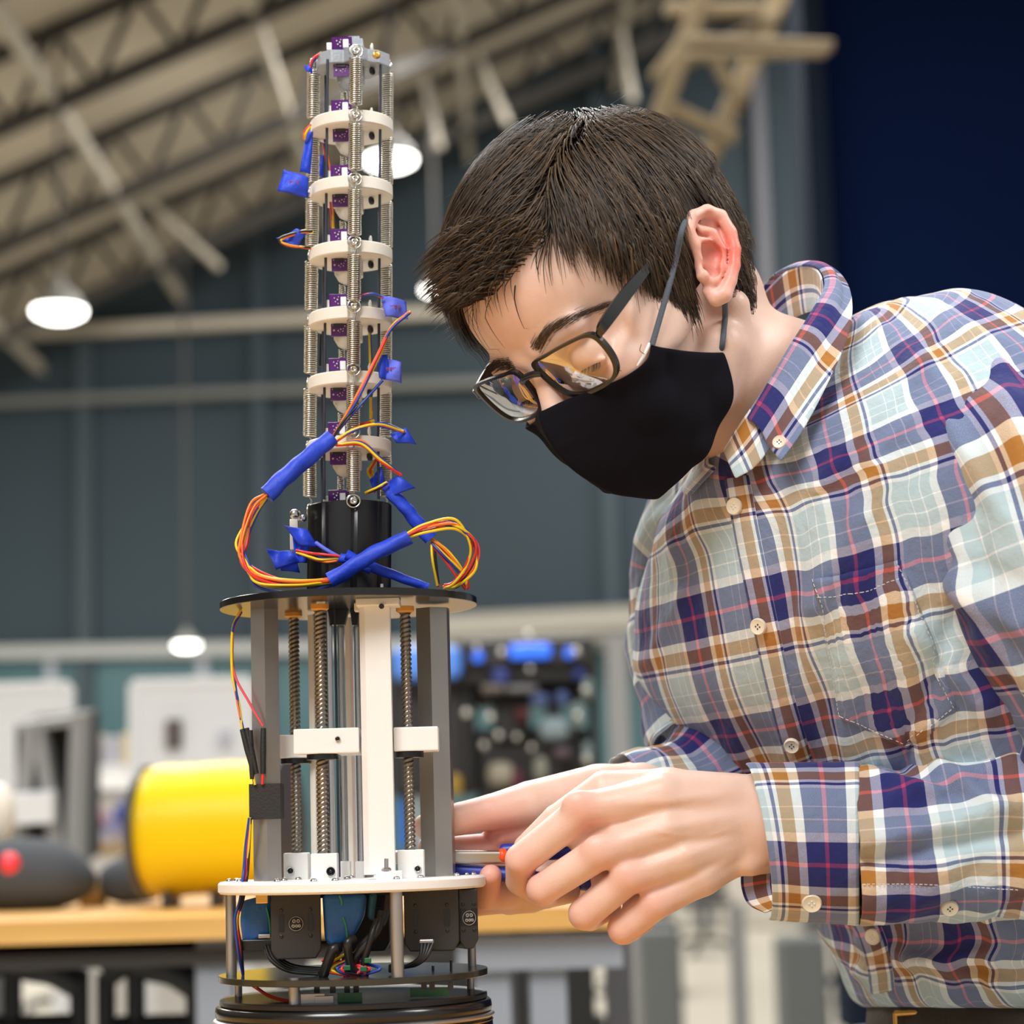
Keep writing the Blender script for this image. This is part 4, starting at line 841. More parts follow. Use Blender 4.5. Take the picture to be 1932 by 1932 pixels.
bundle([(472, 1544, -50), (468, 1600, -46), (462, 1650, -40), (456, 1700, -80), (446, 1735, -90), (452, 1790, -80), (459, 1840, -50)], 4, 4, 21, ['red', 'blue', 'yellow', 'black'], 3)
bundle([(478, 1860, -60), (510, 1880, -120), (545, 1888, -160)], 3, 4, 23, ['red', 'yellow', 'black'], 3)
# ------------------------------------------------------------------ the person
def V3(a): return np.array(a, float)
Lc = V3((.575, -.27, -.77)); Lc /= np.linalg.norm(Lc)
Fc_ = V3((-.54, .585, -.605)); Fc_ -= Lc * Fc_.dot(Lc); Fc_ /= np.linalg.norm(Fc_)
Uc = -np.cross(Lc, Fc_)
Lw, Fw, Uw = cv(*Lc), cv(*Fc_), cv(*Uc)
H0 = W(1195, 606, 20)
HM = np.array([list(Lw), list(Fw), list(Uw)]) * .001
def h2w(P): return np.array(H0) + np.asarray(P, float) @ HM          # head millimetres (his left, forward, up) to world
def w2h(p): return (np.array(p) - np.array(H0)) @ np.linalg.inv(HM)
def HP(px, py, x):           # head coordinates of a pixel on the plane x = const
    a = w2h(CAM); b = w2h(W(px, py, 0)); t = (x - a[0]) / (b[0] - a[0]); return a + (b - a) * t
CMX = np.array([list(RT), list(-UP), list(FW)]) * .001
def c2w(P): P = np.asarray(P, float) + V3((0, 0, 1500)); return np.array(CAM) + P @ CMX
def CM(px, py, z): d = 1500 + z * U * 1000; return V3(((px - 966) / FPX * d, (py - 966) / FPX * d, z * U * 1000))
def CR(r, z=0): return r * (1500 + z * U * 1000) / FPX
def C4(*pts): return [tuple(CM(*p[:3])) + (CR(p[3], p[2]),) for p in pts]

person = empty('person', Wz(1900, 2400, 0) if False else (W(1900, 1700, 380).x, W(1900, 1700, 380).y, 0), 'person in a plaid shirt, black face mask and glasses bending to work on the robot', 'person')

# --- head and neck
S = SDF((-98, -120, -185), (98, 130, 142), 1.55)
S.ell((0, -10, 48), (75, 101, 80), 0); S.ell((0, 40, 58), (63, 53, 50), 14); S.ell((0, 38, -5), (58, 48, 58), 14)
NB = w2h(W(1480, 770, 140)); NB2 = w2h(W(1590, 900, 230))
for sx in (-1, 1):
    S.ell((sx * 41, 60, -8), (24, 24, 18), 12); S.ell((sx * 30, 62, -30), (26, 28, 30), 12)
    S.chain([(sx * 55, 3, -42, 15), (sx * 44, 26, -59, 14), (sx * 29, 54, -73, 13), (0, 67, -77, 14)], 14)
    S.cone((sx * 9, 86, 31), (sx * 40, 80, 34), 8.5, 8, 12); S.ell((sx * 60, 30, 6), (10, 32, 24), 14)
    S.ell((sx * 32, 100, 14), (17, 17, 12), 12, op='sub')
    S.ell((sx * 31.5, 75.5, 13), (14, 13.6, 13.6), 4)
    S.cone((sx * 18, 86.5, 6.5), (sx * 45, 83, 7.5), 2.6, 2.0, 4)
S.cone((0, 89, 24), (0, 103, -6), 6.5, 8, 9); S.cone((0, 103, -6), (0, 109, -22), 8, 9, 7)
for sx in (-1, 1): S.ell((sx * 12.5, 98, -25), (8, 10, 7), 5)
S.ell((0, 70, -52), (34, 26, 34), 14); S.cone((-16, 95, -55), (16, 95, -55), 4.5, 4.5, 6); S.cone((-14, 92, -65), (14, 92, -65), 5, 5, 6)
S.cone((0, -12, -42), tuple(NB), 55, 58, 22); S.cone(tuple(NB), tuple(NB2), 58, 66, 15)
S.cone((58, -22, -28), tuple(w2h(W(1400, 905, 60))), 12, 10, 14)
S.ell((0, -55, -20), (52, 42, 52), 16)
# ears: bowl, helix, antihelix, tragus, lobe
EAR = [(1322, 500, 80), (1312, 462, 82), (1298, 434, 82), (1309, 408, 84), (1334, 397, 86), (1360, 407, 88), (1379, 438, 90), (1387, 470, 91), (1386, 500, 90), (1378, 530, 88), (1366, 556, 85), (1352, 562, 81), (1338, 548, 78)]
EARR = [3, 3.6, 4.2, 4.2, 4.0, 4.0, 3.9, 3.8, 3.8, 4.2, 5.2, 5.4, 4.6]
def earpts(lst): return [HP(*p) for p in lst]
ep = earpts(EAR)
anti = earpts([(1322, 430, 84), (1345, 440, 85.5), (1362, 470, 86.5), (1362, 505, 86), (1348, 532, 84)]); anti2 = earpts([(1318, 452, 83), (1338, 455, 84.5), (1354, 472, 85.5)])
trag = earpts([(1322, 500, 79), (1327, 520, 81), (1334, 528, 80)])
ctr = HP(1345, 478, 76); lobe = HP(1358, 545, 80); cc_ = HP(1343, 500, 86); fs_ = HP(1338, 425, 89)
for sx in (1, -1):
    q = V3((sx, 1, 1))
    S.cone(ctr * q, HP(1348, 520, 76) * q, 7, 5, 4); S.cone(HP(1335, 430, 78) * q, HP(1360, 480, 80) * q, 5.5, 5, 5); S.cone(HP(1360, 480, 80) * q, HP(1360, 530, 79) * q, 5, 5, 5); S.cone(HP(1373, 445, 84.5) * q, HP(1373, 525, 84) * q, 3.6, 3.6, 3); S.cone(HP(1377, 462, 82) * q, HP(1375, 528, 82) * q, 4.6, 4.6, 4); S.cone(HP(1366, 440, 82) * q, HP(1369, 522, 81) * q, 5, 5, 4); S.cone(HP(1318, 425, 77) * q, HP(1350, 415, 80) * q, 5, 5, 4); S.cone(HP(1366, 430, 81) * q, HP(1374, 500, 82) * q, 4.5, 4.5, 4); S.cone(HP(1320, 460, 74) * q, HP(1345, 500, 74) * q, 8, 8, 5); S.cone(HP(1312, 440, 75) * q, HP(1335, 520, 73) * q, 6, 6, 6)
    for i in range(len(ep) - 1): S.cone(ep[i] * q, ep[i + 1] * q, EARR[i], EARR[i + 1], 2.2)
    for i in range(len(anti) - 1): S.cone(anti[i] * q, anti[i + 1] * q, 3.0, 3.0, 2.2)
    for i in range(len(anti2) - 1): S.cone(anti2[i] * q, anti2[i + 1] * q, 2.2, 2.2, 2)
    for i in range(len(trag) - 1): S.cone(trag[i] * q, trag[i + 1] * q, 4.2, 4.0, 3)
    S.ell(lobe * q, (4.5, 8, 8), 4); S.ell(HP(1342, 478, 84) * q, (5.5, 7, 8), 3, op='sub'); S.ell(HP(1341, 508, 83) * q, (5.5, 5, 7), 3, op='sub'); S.ell(HP(1330, 418, 88) * q, (3.2, 9, 4), 3, op='sub')
hv, hf = S.mesh(); hv = smooth_mesh(hv, hf, 1, .4)
def spot(V, c, r): return np.exp(-((V - np.array(c)) ** 2).sum(1) / (r * r))
hn = [0] * len(hv)
red = .5 * spot(hv, HP(1350, 440, 88), 26) + .75 * spot(hv, HP(1386, 480, 90), 16) + .4 * spot(hv, HP(1360, 530, 86), 16) + .45 * spot(hv, (0, 108, -20), 16) + .25 * spot(hv, (35, 80, -12), 22) + .25 * spot(hv, (-35, 80, -12), 22) + .12 * spot(hv, (15, 92, 60), 30)
x, y, z = hv.T
beard = np.clip((-(z) - 18 + (y - 40) * .25) / 30, 0, 1) * np.clip((y + 10) / 30, 0, 1) * .35
for sx in (-1, 1): beard = np.maximum(beard, .45 * np.exp(-((np.abs(x - sx * 34) / 17) ** 4 + ((z - 38) / 5) ** 2)) * (y > 60))
parts_v = [h2w(hv)]; parts_f = [hf[:, ::-1]]; tr = [red]; tb_ = [beard]
# --- near (left) hand and forearm
def hand_mesh(S, jit):
    V, Fq = S.mesh(); V = smooth_mesh(V, Fq, 1, .4); return V, Fq
lo = np.minimum(CM(930, 1420, -220), CM(930, 1420, 60)) - 5; hi = np.maximum(CM(1640, 1800, 60), CM(1640, 1800, -220)) + 5
S = SDF(lo, hi, 1.05)
LH = {'thumb': [(1380, 1505, -55, 46), (1260, 1492, -48, 42), (1140, 1487, -42, 33), (1050, 1545, -24, 27), (992, 1598, -8, 23)],
      'index': [(1400, 1510, -70, 46), (1250, 1500, -95, 38), (1102, 1528, -100, 33), (984, 1622, -82, 31), (980, 1662, -44, 26), (1010, 1682, -8, 23)],
      'middle': [(1400, 1545, -78, 48), (1260, 1560, -104, 38), (1133, 1608, -118, 33), (1023, 1678, -95, 30), (1030, 1688, -50, 26), (1072, 1682, -10, 23)],
      'ring': [(1400, 1580, -72, 46), (1290, 1615, -100, 38), (1186, 1655, -114, 32), (1103, 1724, -95, 31), (1113, 1730, -50, 26), (1150, 1712, -15, 22)],
      'little': [(1400, 1602, -62, 42), (1325, 1652, -84, 36), (1236, 1704, -98, 31), (1176, 1752, -84, 30), (1190, 1752, -42, 24), (1216, 1738, -18, 20)]}
S.cone(CM(1700, 1560, -70), CM(1440, 1552, -66), CR(70), CR(60), 5)
S.ell(CM(1440, 1552, -66), (CR(70), CR(95), CR(62)), 6)
for nme, ch in LH.items():
    c4 = C4(*ch)
    if nme == 'thumb': S.chain(c4[:3], 6); S.chain(c4[2:], 1.2)
    else: S.chain(c4[:3], 6.5); S.cone(c4[2][:3], c4[3][:3], c4[2][3], c4[3][3], 1.3); S.chain(c4[3:], 1.1)
S.ell(CM(1270, 1575, -62), (CR(120), CR(75), CR(42)), 9); S.ell(CM(1180, 1580, -60), (CR(80), CR(60), CR(34)), 8)
for k, (a, b) in enumerate((((1092, 1517, -116), 24), ((1132, 1602, -136), 25), ((1184, 1650, -130), 24), ((1236, 1700, -112), 22))): S.ell(CM(*a), (CR(b * 1.25), CR(b), CR(16)), 9)
for a in (((1160, 1572, -85, 34), (1088, 1590, -80, 17)), ((1205, 1640, -85, 32), (1130, 1660, -80, 16)), ((1255, 1690, -78, 28), (1190, 1703, -76, 15))):
    c4 = C4(*a); S.cone(c4[0][:3], c4[1][:3], c4[0][3], c4[1][3], 6)
S.ell(CM(1416, 1625, -88), (CR(26), CR(26), CR(24)), 9)
V, Fq = hand_mesh(S, 0)
_n = np.zeros_like(V); _t = V[Fq]; _c = np.cross(_t[:, 2] - _t[:, 0], _t[:, 3] - _t[:, 1])
for _i in range(4): np.add.at(_n, Fq[:, _i], _c)
_n /= np.linalg.norm(_n, axis=1)[:, None] + 1e-9; _h = np.zeros(len(V))
def ridge(pts, w, amp):
    global _h
    P = np.array([CM(*p) for p in pts]); best = np.full(len(V), 1e9); prm = np.zeros(len(V)); m = len(P) - 1
    for i in range(m):
        ab = P[i + 1] - P[i]; t = np.clip(((V - P[i]) @ ab) / (ab @ ab), 0, 1); d = np.linalg.norm(V - P[i] - t[:, None] * ab, axis=1); k = d < best; best[k] = d[k]; prm[k] = (i + t[k]) / m
    _h += amp * np.exp(-(best / w) ** 2) * np.sin(np.clip(prm, 0, 1) * math.pi) ** .7
for p in ([(1400, 1490, -116), (1260, 1512, -134), (1120, 1515, -130)], [(1400, 1535, -126), (1270, 1560, -145), (1150, 1595, -150)], [(1400, 1575, -120), (1300, 1612, -138), (1200, 1645, -143)], [(1400, 1605, -106), (1330, 1650, -118), (1250, 1690, -122)]): ridge(p, 3.6, .9)
for p in ([(1390, 1560, -122), (1320, 1585, -138), (1270, 1575, -145), (1200, 1560, -143)], [(1330, 1640, -122), (1290, 1600, -140), (1240, 1590, -146)], [(1360, 1500, -122), (1300, 1530, -138), (1230, 1535, -140)]): ridge(p, 2.0, .5)
for p in ([(1150, 1565, -120), (1120, 1562, -118), (1085, 1572, -104)], [(1200, 1632, -122), (1175, 1632, -122), (1140, 1648, -104)], [(1250, 1682, -110), (1228, 1684, -112), (1195, 1700, -96)]): ridge(p, 4.5, -1.3)
V = V + _n * _h[:, None]
rr = .3 * np.ones(len(V)) * 0
for a in ((985, 1625, -90), (1023, 1680, -95), (1103, 1726, -95), (1176, 1756, -84), (1133, 1605, -125), (1186, 1655, -125), (1236, 1704, -110), (1100, 1525, -120)): rr = rr + .38 * spot(V, CM(*a), 13)
for a in ((1020, 1690, -30), (1120, 1735, -30), (1200, 1755, -30), (990, 1660, -20)): rr = rr + .3 * spot(V, CM(*a), 12)
parts_v.append(c2w(V)); parts_f.append(Fq); tr.append(rr); tb_.append(np.zeros(len(V)))
# --- far (right) hand
S = SDF(CM(760, 1400, -60) - 5, CM(1300, 1780, 330) * V3((1, 1, 1)) + 20, 1.2)
S.chain(C4((1330, 1500, 240, 66), (1220, 1498, 190, 62), (1130, 1502, 150, 56), (1040, 1550, 130, 56)), 10); S.chain(C4((1130, 1540, 150, 52), (1040, 1610, 130, 50)), 10); S.ell(CM(1050, 1580, 130), (CR(80), CR(80), CR(42)), 8); S.cone(CM(1040, 1565, 118), CM(948, 1572, 92), CR(48), CR(32), 8); S.cone(CM(1000, 1600, 120), CM(930, 1590, 98), CR(36), CR(26), 7)
RH = {'thumb': [(1100, 1495, 125, 46), (1000, 1518, 92, 44), (925, 1533, 66, 34), (868, 1545, 52, 31), (805, 1560, 40, 26)],
      'index': [(1030, 1590, 130, 44), (930, 1602, 100, 31), (862, 1604, 80, 27), (810, 1600, 55, 23)],
      'middle': [(1050, 1640, 125, 38), (950, 1688, 78, 30), (914, 1690, 36, 27), (926, 1652, 2, 21)],
      'ring': [(1070, 1655, 120, 34), (965, 1694, 100, 28), (900, 1702, 72, 26), (862, 1680, 50, 23)],
      'little': [(1090, 1660, 120, 30), (1004, 1698, 110, 24), (960, 1704, 100, 22), (930, 1690, 84, 20)]}
for nme, ch in RH.items(): c4 = C4(*ch); S.cone(c4[0][:3], c4[1][:3], c4[0][3], c4[1][3], 6 if nme == 'thumb' else 4); S.chain(c4[1:], 1.3)
V, Fq = hand_mesh(S, 0)
_n = np.zeros_like(V); _t = V[Fq]; _c = np.cross(_t[:, 2] - _t[:, 0], _t[:, 3] - _t[:, 1])
for _i in range(4): np.add.at(_n, Fq[:, _i], _c)
_n /= np.linalg.norm(_n, axis=1)[:, None] + 1e-9; _h = np.zeros(len(V))
ridge([(970, 1512, 50), (1005, 1508, 60), (1045, 1522, 72)], 2.2, 1.2); ridge([(965, 1520, 50), (1005, 1518, 60), (1040, 1532, 72)], 1.8, -1.0); ridge([(858, 1574, 40), (890, 1562, 48), (935, 1556, 58)], 2.4, -1.3); ridge([(900, 1585, 60), (940, 1578, 62), (985, 1572, 72)], 2.2, -1.0); ridge([(900, 1600, 60), (930, 1590, 64), (950, 1575, 66)], 1.8, -.8)
V = V + _n * _h[:, None]
rr = .35 * spot(V, CM(900, 1560, 50), 25) + .3 * spot(V, CM(960, 1570, 70), 16) + .4 * spot(V, CM(925, 1660, 0), 14) + .3 * spot(V, CM(940, 1610, 80), 25) + .3 * spot(V, CM(900, 1700, 50), 20)
parts_v.append(c2w(V)); parts_f.append(Fq); tr.append(rr); tb_.append(np.zeros(len(V)))
# --- torso, upper arms and forearms under the clothes (coarse, same mesh)
S = SDF(CM(1080, 600, -420) - 20, CM(2350, 2050, 1000) + V3((60, 60, 0)), 7)
S.chain(C4((1480, 770, 140, 150), (1590, 900, 230, 190), (1700, 1150, 250, 250), (1800, 1400, 300, 230), (1940, 1740, 390, 215), (1960, 1950, 410, 235)), 40)
S.chain(C4((1640, 830, 190, 130), (1870, 810, -60, 120), (1960, 980, -190, 110), (2070, 1400, -190, 95), (1980, 1560, -130, 85), (1700, 1560, -90, 70)), 20)
S.chain(C4((1560, 900, 260, 130), (1360, 1050, 480, 110), (1345, 1250, 450, 100), (1360, 1420, 370, 85), (1240, 1500, 210, 60)), 20)
V, Fq = S.mesh(); parts_v.append(c2w(V)); parts_f.append(Fq); tr.append(np.zeros(len(V))); tb_.append(np.zeros(len(V)))
off = 0; VV = []; FF = []
for v, f in zip(parts_v, parts_f): VV.append(v); FF.append(f + off); off += len(v)
VV = np.concatenate(VV); FF = np.concatenate(FF); TR = np.clip(np.concatenate(tr), 0, 1); TB = np.concatenate(tb_)
def npmesh(name, V, Fq):
    me = bpy.data.meshes.new(name); me.vertices.add(len(V)); me.vertices.foreach_set('co', np.asarray(V, np.float32).ravel()); n, k = Fq.shape
    me.loops.add(n * k); me.loops.foreach_set('vertex_index', Fq.astype(np.int32).ravel()); me.polygons.add(n); me.polygons.foreach_set('loop_start', np.arange(n, dtype=np.int32) * k)
    me.update(calc_edges=True); me.validate(); me.polygons.foreach_set('use_smooth', np.ones(len(me.polygons), bool)); return me
me = npmesh('body', VV, FF)
ca = me.color_attributes.new('tint', 'FLOAT_COLOR', 'POINT'); cd = np.zeros((len(VV), 4), np.float32); cd[:, 0] = TR; cd[:, 1] = TB; cd[:, 3] = 1; ca.data.foreach_set('color', cd.ravel())
M_skin = mat('skin', (.74, .47, .36), .42, spec=.4, sss=.28, sssr=(1, .35, .2)); nt = M_skin.node_tree; bs = nt.nodes['Principled BSDF']
at = nt.nodes.new('ShaderNodeAttribute'); at.attribute_name = 'tint'; sp_ = nt.nodes.new('ShaderNodeSeparateColor'); nt.links.new(at.outputs['Color'], sp_.inputs[0])
tc = nt.nodes.new('ShaderNodeTexCoord'); n1 = nt.nodes.new('ShaderNodeTexNoise'); n1.inputs['Scale'].default_value = 60; n1.inputs['Detail'].default_value = 6; nt.links.new(tc.outputs['Object'], n1.inputs['Vector'])
def mixn(nt, a, b, fac, blend='MIX'):
    m = nt.nodes.new('ShaderNodeMix'); m.data_type = 'RGBA'; m.blend_type = blend
    for s, v in ((6, a), (7, b)):
        if isinstance(v, tuple): m.inputs[s].default_value = (*v, 1)
        else: nt.links.new(v, m.inputs[s])
    if isinstance(fac, (int, float)): m.inputs[0].default_value = fac
    else: nt.links.new(fac, m.inputs[0])
    return m.outputs[2]
c0 = mixn(nt, (.72, .47, .37), (.83, .61, .51), n1.outputs['Fac']); c1 = mixn(nt, c0, (.72, .19, .14), sp_.outputs[0]); c2 = mixn(nt, c1, (.22, .12, .09), sp_.outputs[1]); nt.links.new(c2, bs.inputs['Base Color'])
n2 = nt.nodes.new('ShaderNodeTexNoise'); n2.inputs['Scale'].default_value = 900; n2.inputs['Detail'].default_value = 3; nt.links.new(tc.outputs['Object'], n2.inputs['Vector'])
n3 = nt.nodes.new('ShaderNodeTexVoronoi'); n3.inputs['Scale'].default_value = 700; nt.links.new(tc.outputs['Object'], n3.inputs['Vector'])
ad = nt.nodes.new('ShaderNodeMath'); ad.operation = 'ADD'; nt.links.new(n2.outputs['Fac'], ad.inputs[0]); nt.links.new(n3.outputs['Distance'], ad.inputs[1])
bp = nt.nodes.new('ShaderNodeBump'); bp.inputs['Strength'].default_value = .13; bp.inputs['Distance'].default_value = .0005; nt.links.new(ad.outputs[0], bp.inputs['Height']); nt.links.new(bp.outputs['Normal'], bs.inputs['Normal'])
body = link('body', me, M_skin, person)
sk = body
headbvh = BVHTree.FromPolygons([tuple(v) for v in h2w(hv)], [tuple(f) for f in hf.tolist()])
def onskin(px, py, off=0.0):
    d = (W(px, py, 0) - CAM).normalized(); loc, nor, i, t = headbvh.ray_cast(CAM, d); 
    return (loc - d * off, nor) if loc else (W(px, py, 0), -d)

# --- hair
M_hair = mat('dark_brown_hair', (.045, .024, .013), .5, spec=.3); nt = M_hair.node_tree; bs = nt.nodes['Principled BSDF']
ga = nt.nodes.new('ShaderNodeAttribute'); ga.attribute_name = 'shade'; gs = nt.nodes.new('ShaderNodeSeparateColor'); nt.links.new(ga.outputs['Color'], gs.inputs[0])
hc = mixn(nt, (.010, .006, .004), (.110, .062, .029), gs.outputs[0]); nt.links.new(hc, bs.inputs['Base Color']); bs.inputs['Anisotropic'].default_value = .4
# hairline as height above the ear canal against bearing from the front (degrees)
HL = [(0, 79), (18, 80), (35, 84), (48, 88), (55, 80), (61, 60), (66, 40), (69, 8), (72, -4), (85, -2), (89, 30), (98, 34), (103, 10), (108, -22), (124, -48), (145, -60), (180, -64)]
HC = V3((0, -10, 48)); HR = V3((76, 105, 85))
def hairline(b): return float(np.interp(b, [h[0] for h in HL], [h[1] for h in HL]))
HR2 = V3((76, 99, 122))
def er(v): return HR if v[2] >= 0 else HR2
def surf(dirv):
    return HC + dirv / np.sqrt((dirv ** 2 / er(dirv) ** 2).sum())
# crown of the head (whorl) and parting in head millimetres
whorl = surf(V3((14, -62, 70)))
def local_n(p): n = (p - HC) / er(p - HC) ** 2; return n / np.linalg.norm(n)
headkd = headbvh
def skull_r(p):   # distance outside the real skin, mm
    loc, nor, i, d = headbvh.find_nearest(Vector(h2w(p)))
    return loc, nor, d
hb = MB()
hverts = []; hfaces = []; hshade = []
down_h = w2h(np.array(H0) + np.array([0, 0, -.001])); down_h = down_h / np.linalg.norm(down_h)
def flow(p, side):
    """combing direction on the scalp at p: out of the whorl; front swept forward and to his right, sides down"""
    n = local_n(p); o = p - whorl; o = o - n * o.dot(n); dist = np.linalg.norm(o) + 1e-6; o = o / dist
    top = np.clip((p[2] - 74) / 14, 0, 1) * np.clip((50 - p[0]) / 8, 0, 1) * np.clip((p[1] + 45) / 30, 0, 1)
    fwd = V3((-.95, .70, -.10)) if p[1] > 20 else V3((-.45, 1.0, -.1)); sidev = V3((0, -.12 if p[1] < 30 else .10, -1.0))
    if p[1] < -20: sidev = V3((0, -.25, -1.0))
    t = o * .75 + fwd * top * 1.3 + sidev * (1 - top) * (.95 if dist > 25 else .2)
    t = t - n * t.dot(n); return t / (np.linalg.norm(t) + 1e-9), n, top
rs = np.random.RandomState(3)
def add_strand(P, wd, sh, nrm):
    k = len(P); base = len(hverts)
    for i in range(k):
        T = P[min(i + 1, k - 1)] - P[max(i - 1, 0)]; s = np.cross(T, nrm[i]); s = s / (np.linalg.norm(s) + 1e-9); w = wd * (1 - (i / (k - 1)) ** 2 * .85)
        hverts.append(P[i] - s * w); hverts.append(P[i] + nrm[i] * w * .7); hverts.append(P[i] + s * w); hshade.extend([sh] * 3)
    for i in range(k - 1):
        a = base + i * 3; hfaces.append((a, a + 1, a + 4, a + 3)); hfaces.append((a + 1, a + 2, a + 5, a + 4))
EC = HP(1345, 482, 80)[1:]; EA = HP(1334, 395, 80)[1:] - HP(1360, 566, 80)[1:]; EA = EA / np.linalg.norm(EA)
nclump = 0; NS = 23000; placed = 0
centers = []
while placed < NS:
    g = rs.randn(3); d = g / np.linalg.norm(g); p = surf(d)
    be = math.degrees(math.atan2(abs(p[0]), p[1])); hl = hairline(be) + rs.randn() * 1.6
    if p[2] < hl: continue
    if p[0] < -28 and p[2] < 66 and p[1] > 10: continue
    if p[2] < 60 and p[0] < -10 and rs.rand() < .6: continue      # thin out the side turned away
    placed += 1; top = 0
    q = p.copy(); t, n, top = flow(q, 0)
    L = (54 if top > .5 else 30 + 12 * rs.rand()) * (.75 + .4 * rs.rand())
    if p[2] < 30: L *= .55
    if p[1] > 50 and top > .3: L *= .36 + .40 * min(1, max(0, (p[2] - hl) / 30))
    if p[1] < -60: L *= .75
    hgt = (3 + 13 * rs.rand() ** .8) if top > .3 else (1.5 + 8.5 * rs.rand())
    if p[2] < 45 and p[1] > 0: hgt = 2.2 + hgt * .35
    if p[2] < 0: hgt *= .6
    # clumping: nearby roots share a phase
    ph = noise.noise(Vector(p * .11)) * 3 + noise.noise(Vector(p * .3)) * 1.2
    K = 9; P = []; Nn = []; off_l = 0
    step = L / K; cur = q.copy(); tdir = t.copy(); free = False; h = 0
    fr = be < 52 and p[2] > 66 and top > .3 and rs.rand() < .85
    for i in range(K + 1):
        s = i / K; n = local_n(cur)
        lift = hgt * min(1, s * 3.2) * min(1, .35 + np.linalg.norm(cur - whorl) / 30) 
        P.append(cur + n * (1.0 + lift)) ; Nn.append(n)
        t2, n2_, tp = flow(cur, 0); tdir = tdir * .55 + t2 * .45
        sw = np.cross(n, tdir) * (math.sin(ph * 2.2 + s * 2.0) * .16); mv = tdir + sw
        out = cur[1] > 58 and cur[2] > 60 and fr
        if out:          # forelock leaves the scalp and falls forward
            mv = V3((-.90, .46, .02)) + sw + V3((0, 0, .22 - .4 * s)); free = True
            cur = cur + mv / np.linalg.norm(mv) * step * .62
        else:
            cur = cur + mv / np.linalg.norm(mv) * step; cur = surf(cur - HC)
    if abs(p[0]) > 35:
        for w_ in P:
            e1 = (w_[1:] - EC).dot(EA); e2 = (w_[1:] - EC).dot(V3((-EA[1], EA[0])))
            if (e1 / 33) ** 2 + (e2 / 19) ** 2 < 1: break
        else: w_ = None
        if w_ is not None: continue
    sh = np.clip(.35 + .32 * rs.randn() + .35 * noise.noise(Vector(p * .09)), 0, 1)
    add_strand(P, .26 + .26 * rs.rand(), sh, Nn)
# eyebrows
bc_ = cr([(1008, 664), (1022, 640), (1046, 618), (1080, 600), (1118, 586), (1152, 574)], 10)
for k in range(560):
    u = rs.rand() ** .9; f = u * (len(bc_) - 1.001); i = int(f); q = bc_[i] + (bc_[i + 1] - bc_[i]) * (f - i); tw = (8.5 * (1 - u) ** .7 + 3) * rs.randn() * .55; dx, dy = bc_[i + 1] - bc_[i]; L_ = math.hypot(dx, dy); dx, dy = dx / L_, dy / L_
    x_, y_ = q[0] - dy * tw, q[1] + dx * tw; P = []
    for s_, o_ in ((0, .0004), (8, .0013), (18, .0012)):
        a_, n_h = onskin(x_ + dx * s_ - dy * s_ * .15 * (1 - 2 * u) , y_ + dy * s_ - .25 * s_ * (1 - u), o_); P.append(w2h(a_))
    if np.linalg.norm(P[2] - P[0]) < 14: add_strand(P, .12, .2 + .5 * rs.rand(), [V3((.4, .9, .1))] * 3)
for sx in (-1,):
    for k in range(300):
        u = rs.rand(); a = V3((sx * (12 + 40 * u), 0, 34 + 7 * math.sin(u * 2.2) - 4 * u + rs.randn() * 2.2 * (1 - .5 * u)))
        wp = Vector(h2w((a[0], 140, a[2]))); loc, nor, i, dd = headbvh.ray_cast(wp, Vector(h2w((a[0], 0, a[2]))) - wp)
        if loc is None: continue
        r0 = w2h(loc); d = V3((sx * 1.0, -.25, .5 - .9 * u)) + rs.randn(3) * .15; d /= np.linalg.norm(d); nn = V3((sx * .3, .95, .1))
        add_strand([r0 + nn * .3, r0 + d * 3 + nn * 1.9, r0 + d * 6.5 + nn * 1.9], .17, .25 * rs.rand(), [nn] * 3)
# lashes
for sx in (1, -1):
    for k in range(70):
        u = rs.rand(); r0 = V3((sx * (20 + 23 * u), 88.5 - 4.5 * (2 * u - 1) ** 2, 7 + 1.5 * math.sin(u * 3))); d = V3((sx * (u - .4) * .5, .9, -.55))
        add_strand([r0, r0 + d * 4, r0 + d * 7 + V3((0, 1, 1.2))], .22, .05, [V3((0, .5, .85))] * 3)
# little hairs on the near sideburn and stray wisps
for k in range(60):
    a, n = onskin(1272 + rs.rand() * 30, 520 + rs.rand() * 50); r0 = w2h(a); d = V3((.2 * rs.randn(), .5 * rs.randn(), -1)); d /= np.linalg.norm(d); nn = V3((1, 0, 0)); add_strand([r0, r0 + d * 3 + nn * 1, r0 + d * 6 + nn * 1 + rs.randn(3)], .12, .2, [nn] * 3)
for k in range(40):
    g = rs.randn(3); g[2] = abs(g[2]) + .3; p = surf(g / np.linalg.norm(g)); t, n, tp = flow(p, 0)
    if p[2] < 95 or p[1] > 25: continue
    P = [p + n * 10, p + t * 12 + n * 17, p + t * 26 + n * 21 + rs.randn(3) * 2]; add_strand(P, .12, .6, [n] * 3)
me = npmesh('hair', h2w(np.array(hverts)), np.array(hfaces)); ca = me.color_attributes.new('shade', 'FLOAT_COLOR', 'POINT'); q = np.zeros((len(hverts), 4), np.float32); q[:, 0] = hshade; ca.data.foreach_set('color', q.ravel())
hair = link('hair', me, M_hair, person); setp(hair, 'short dark brown hair swept forward')
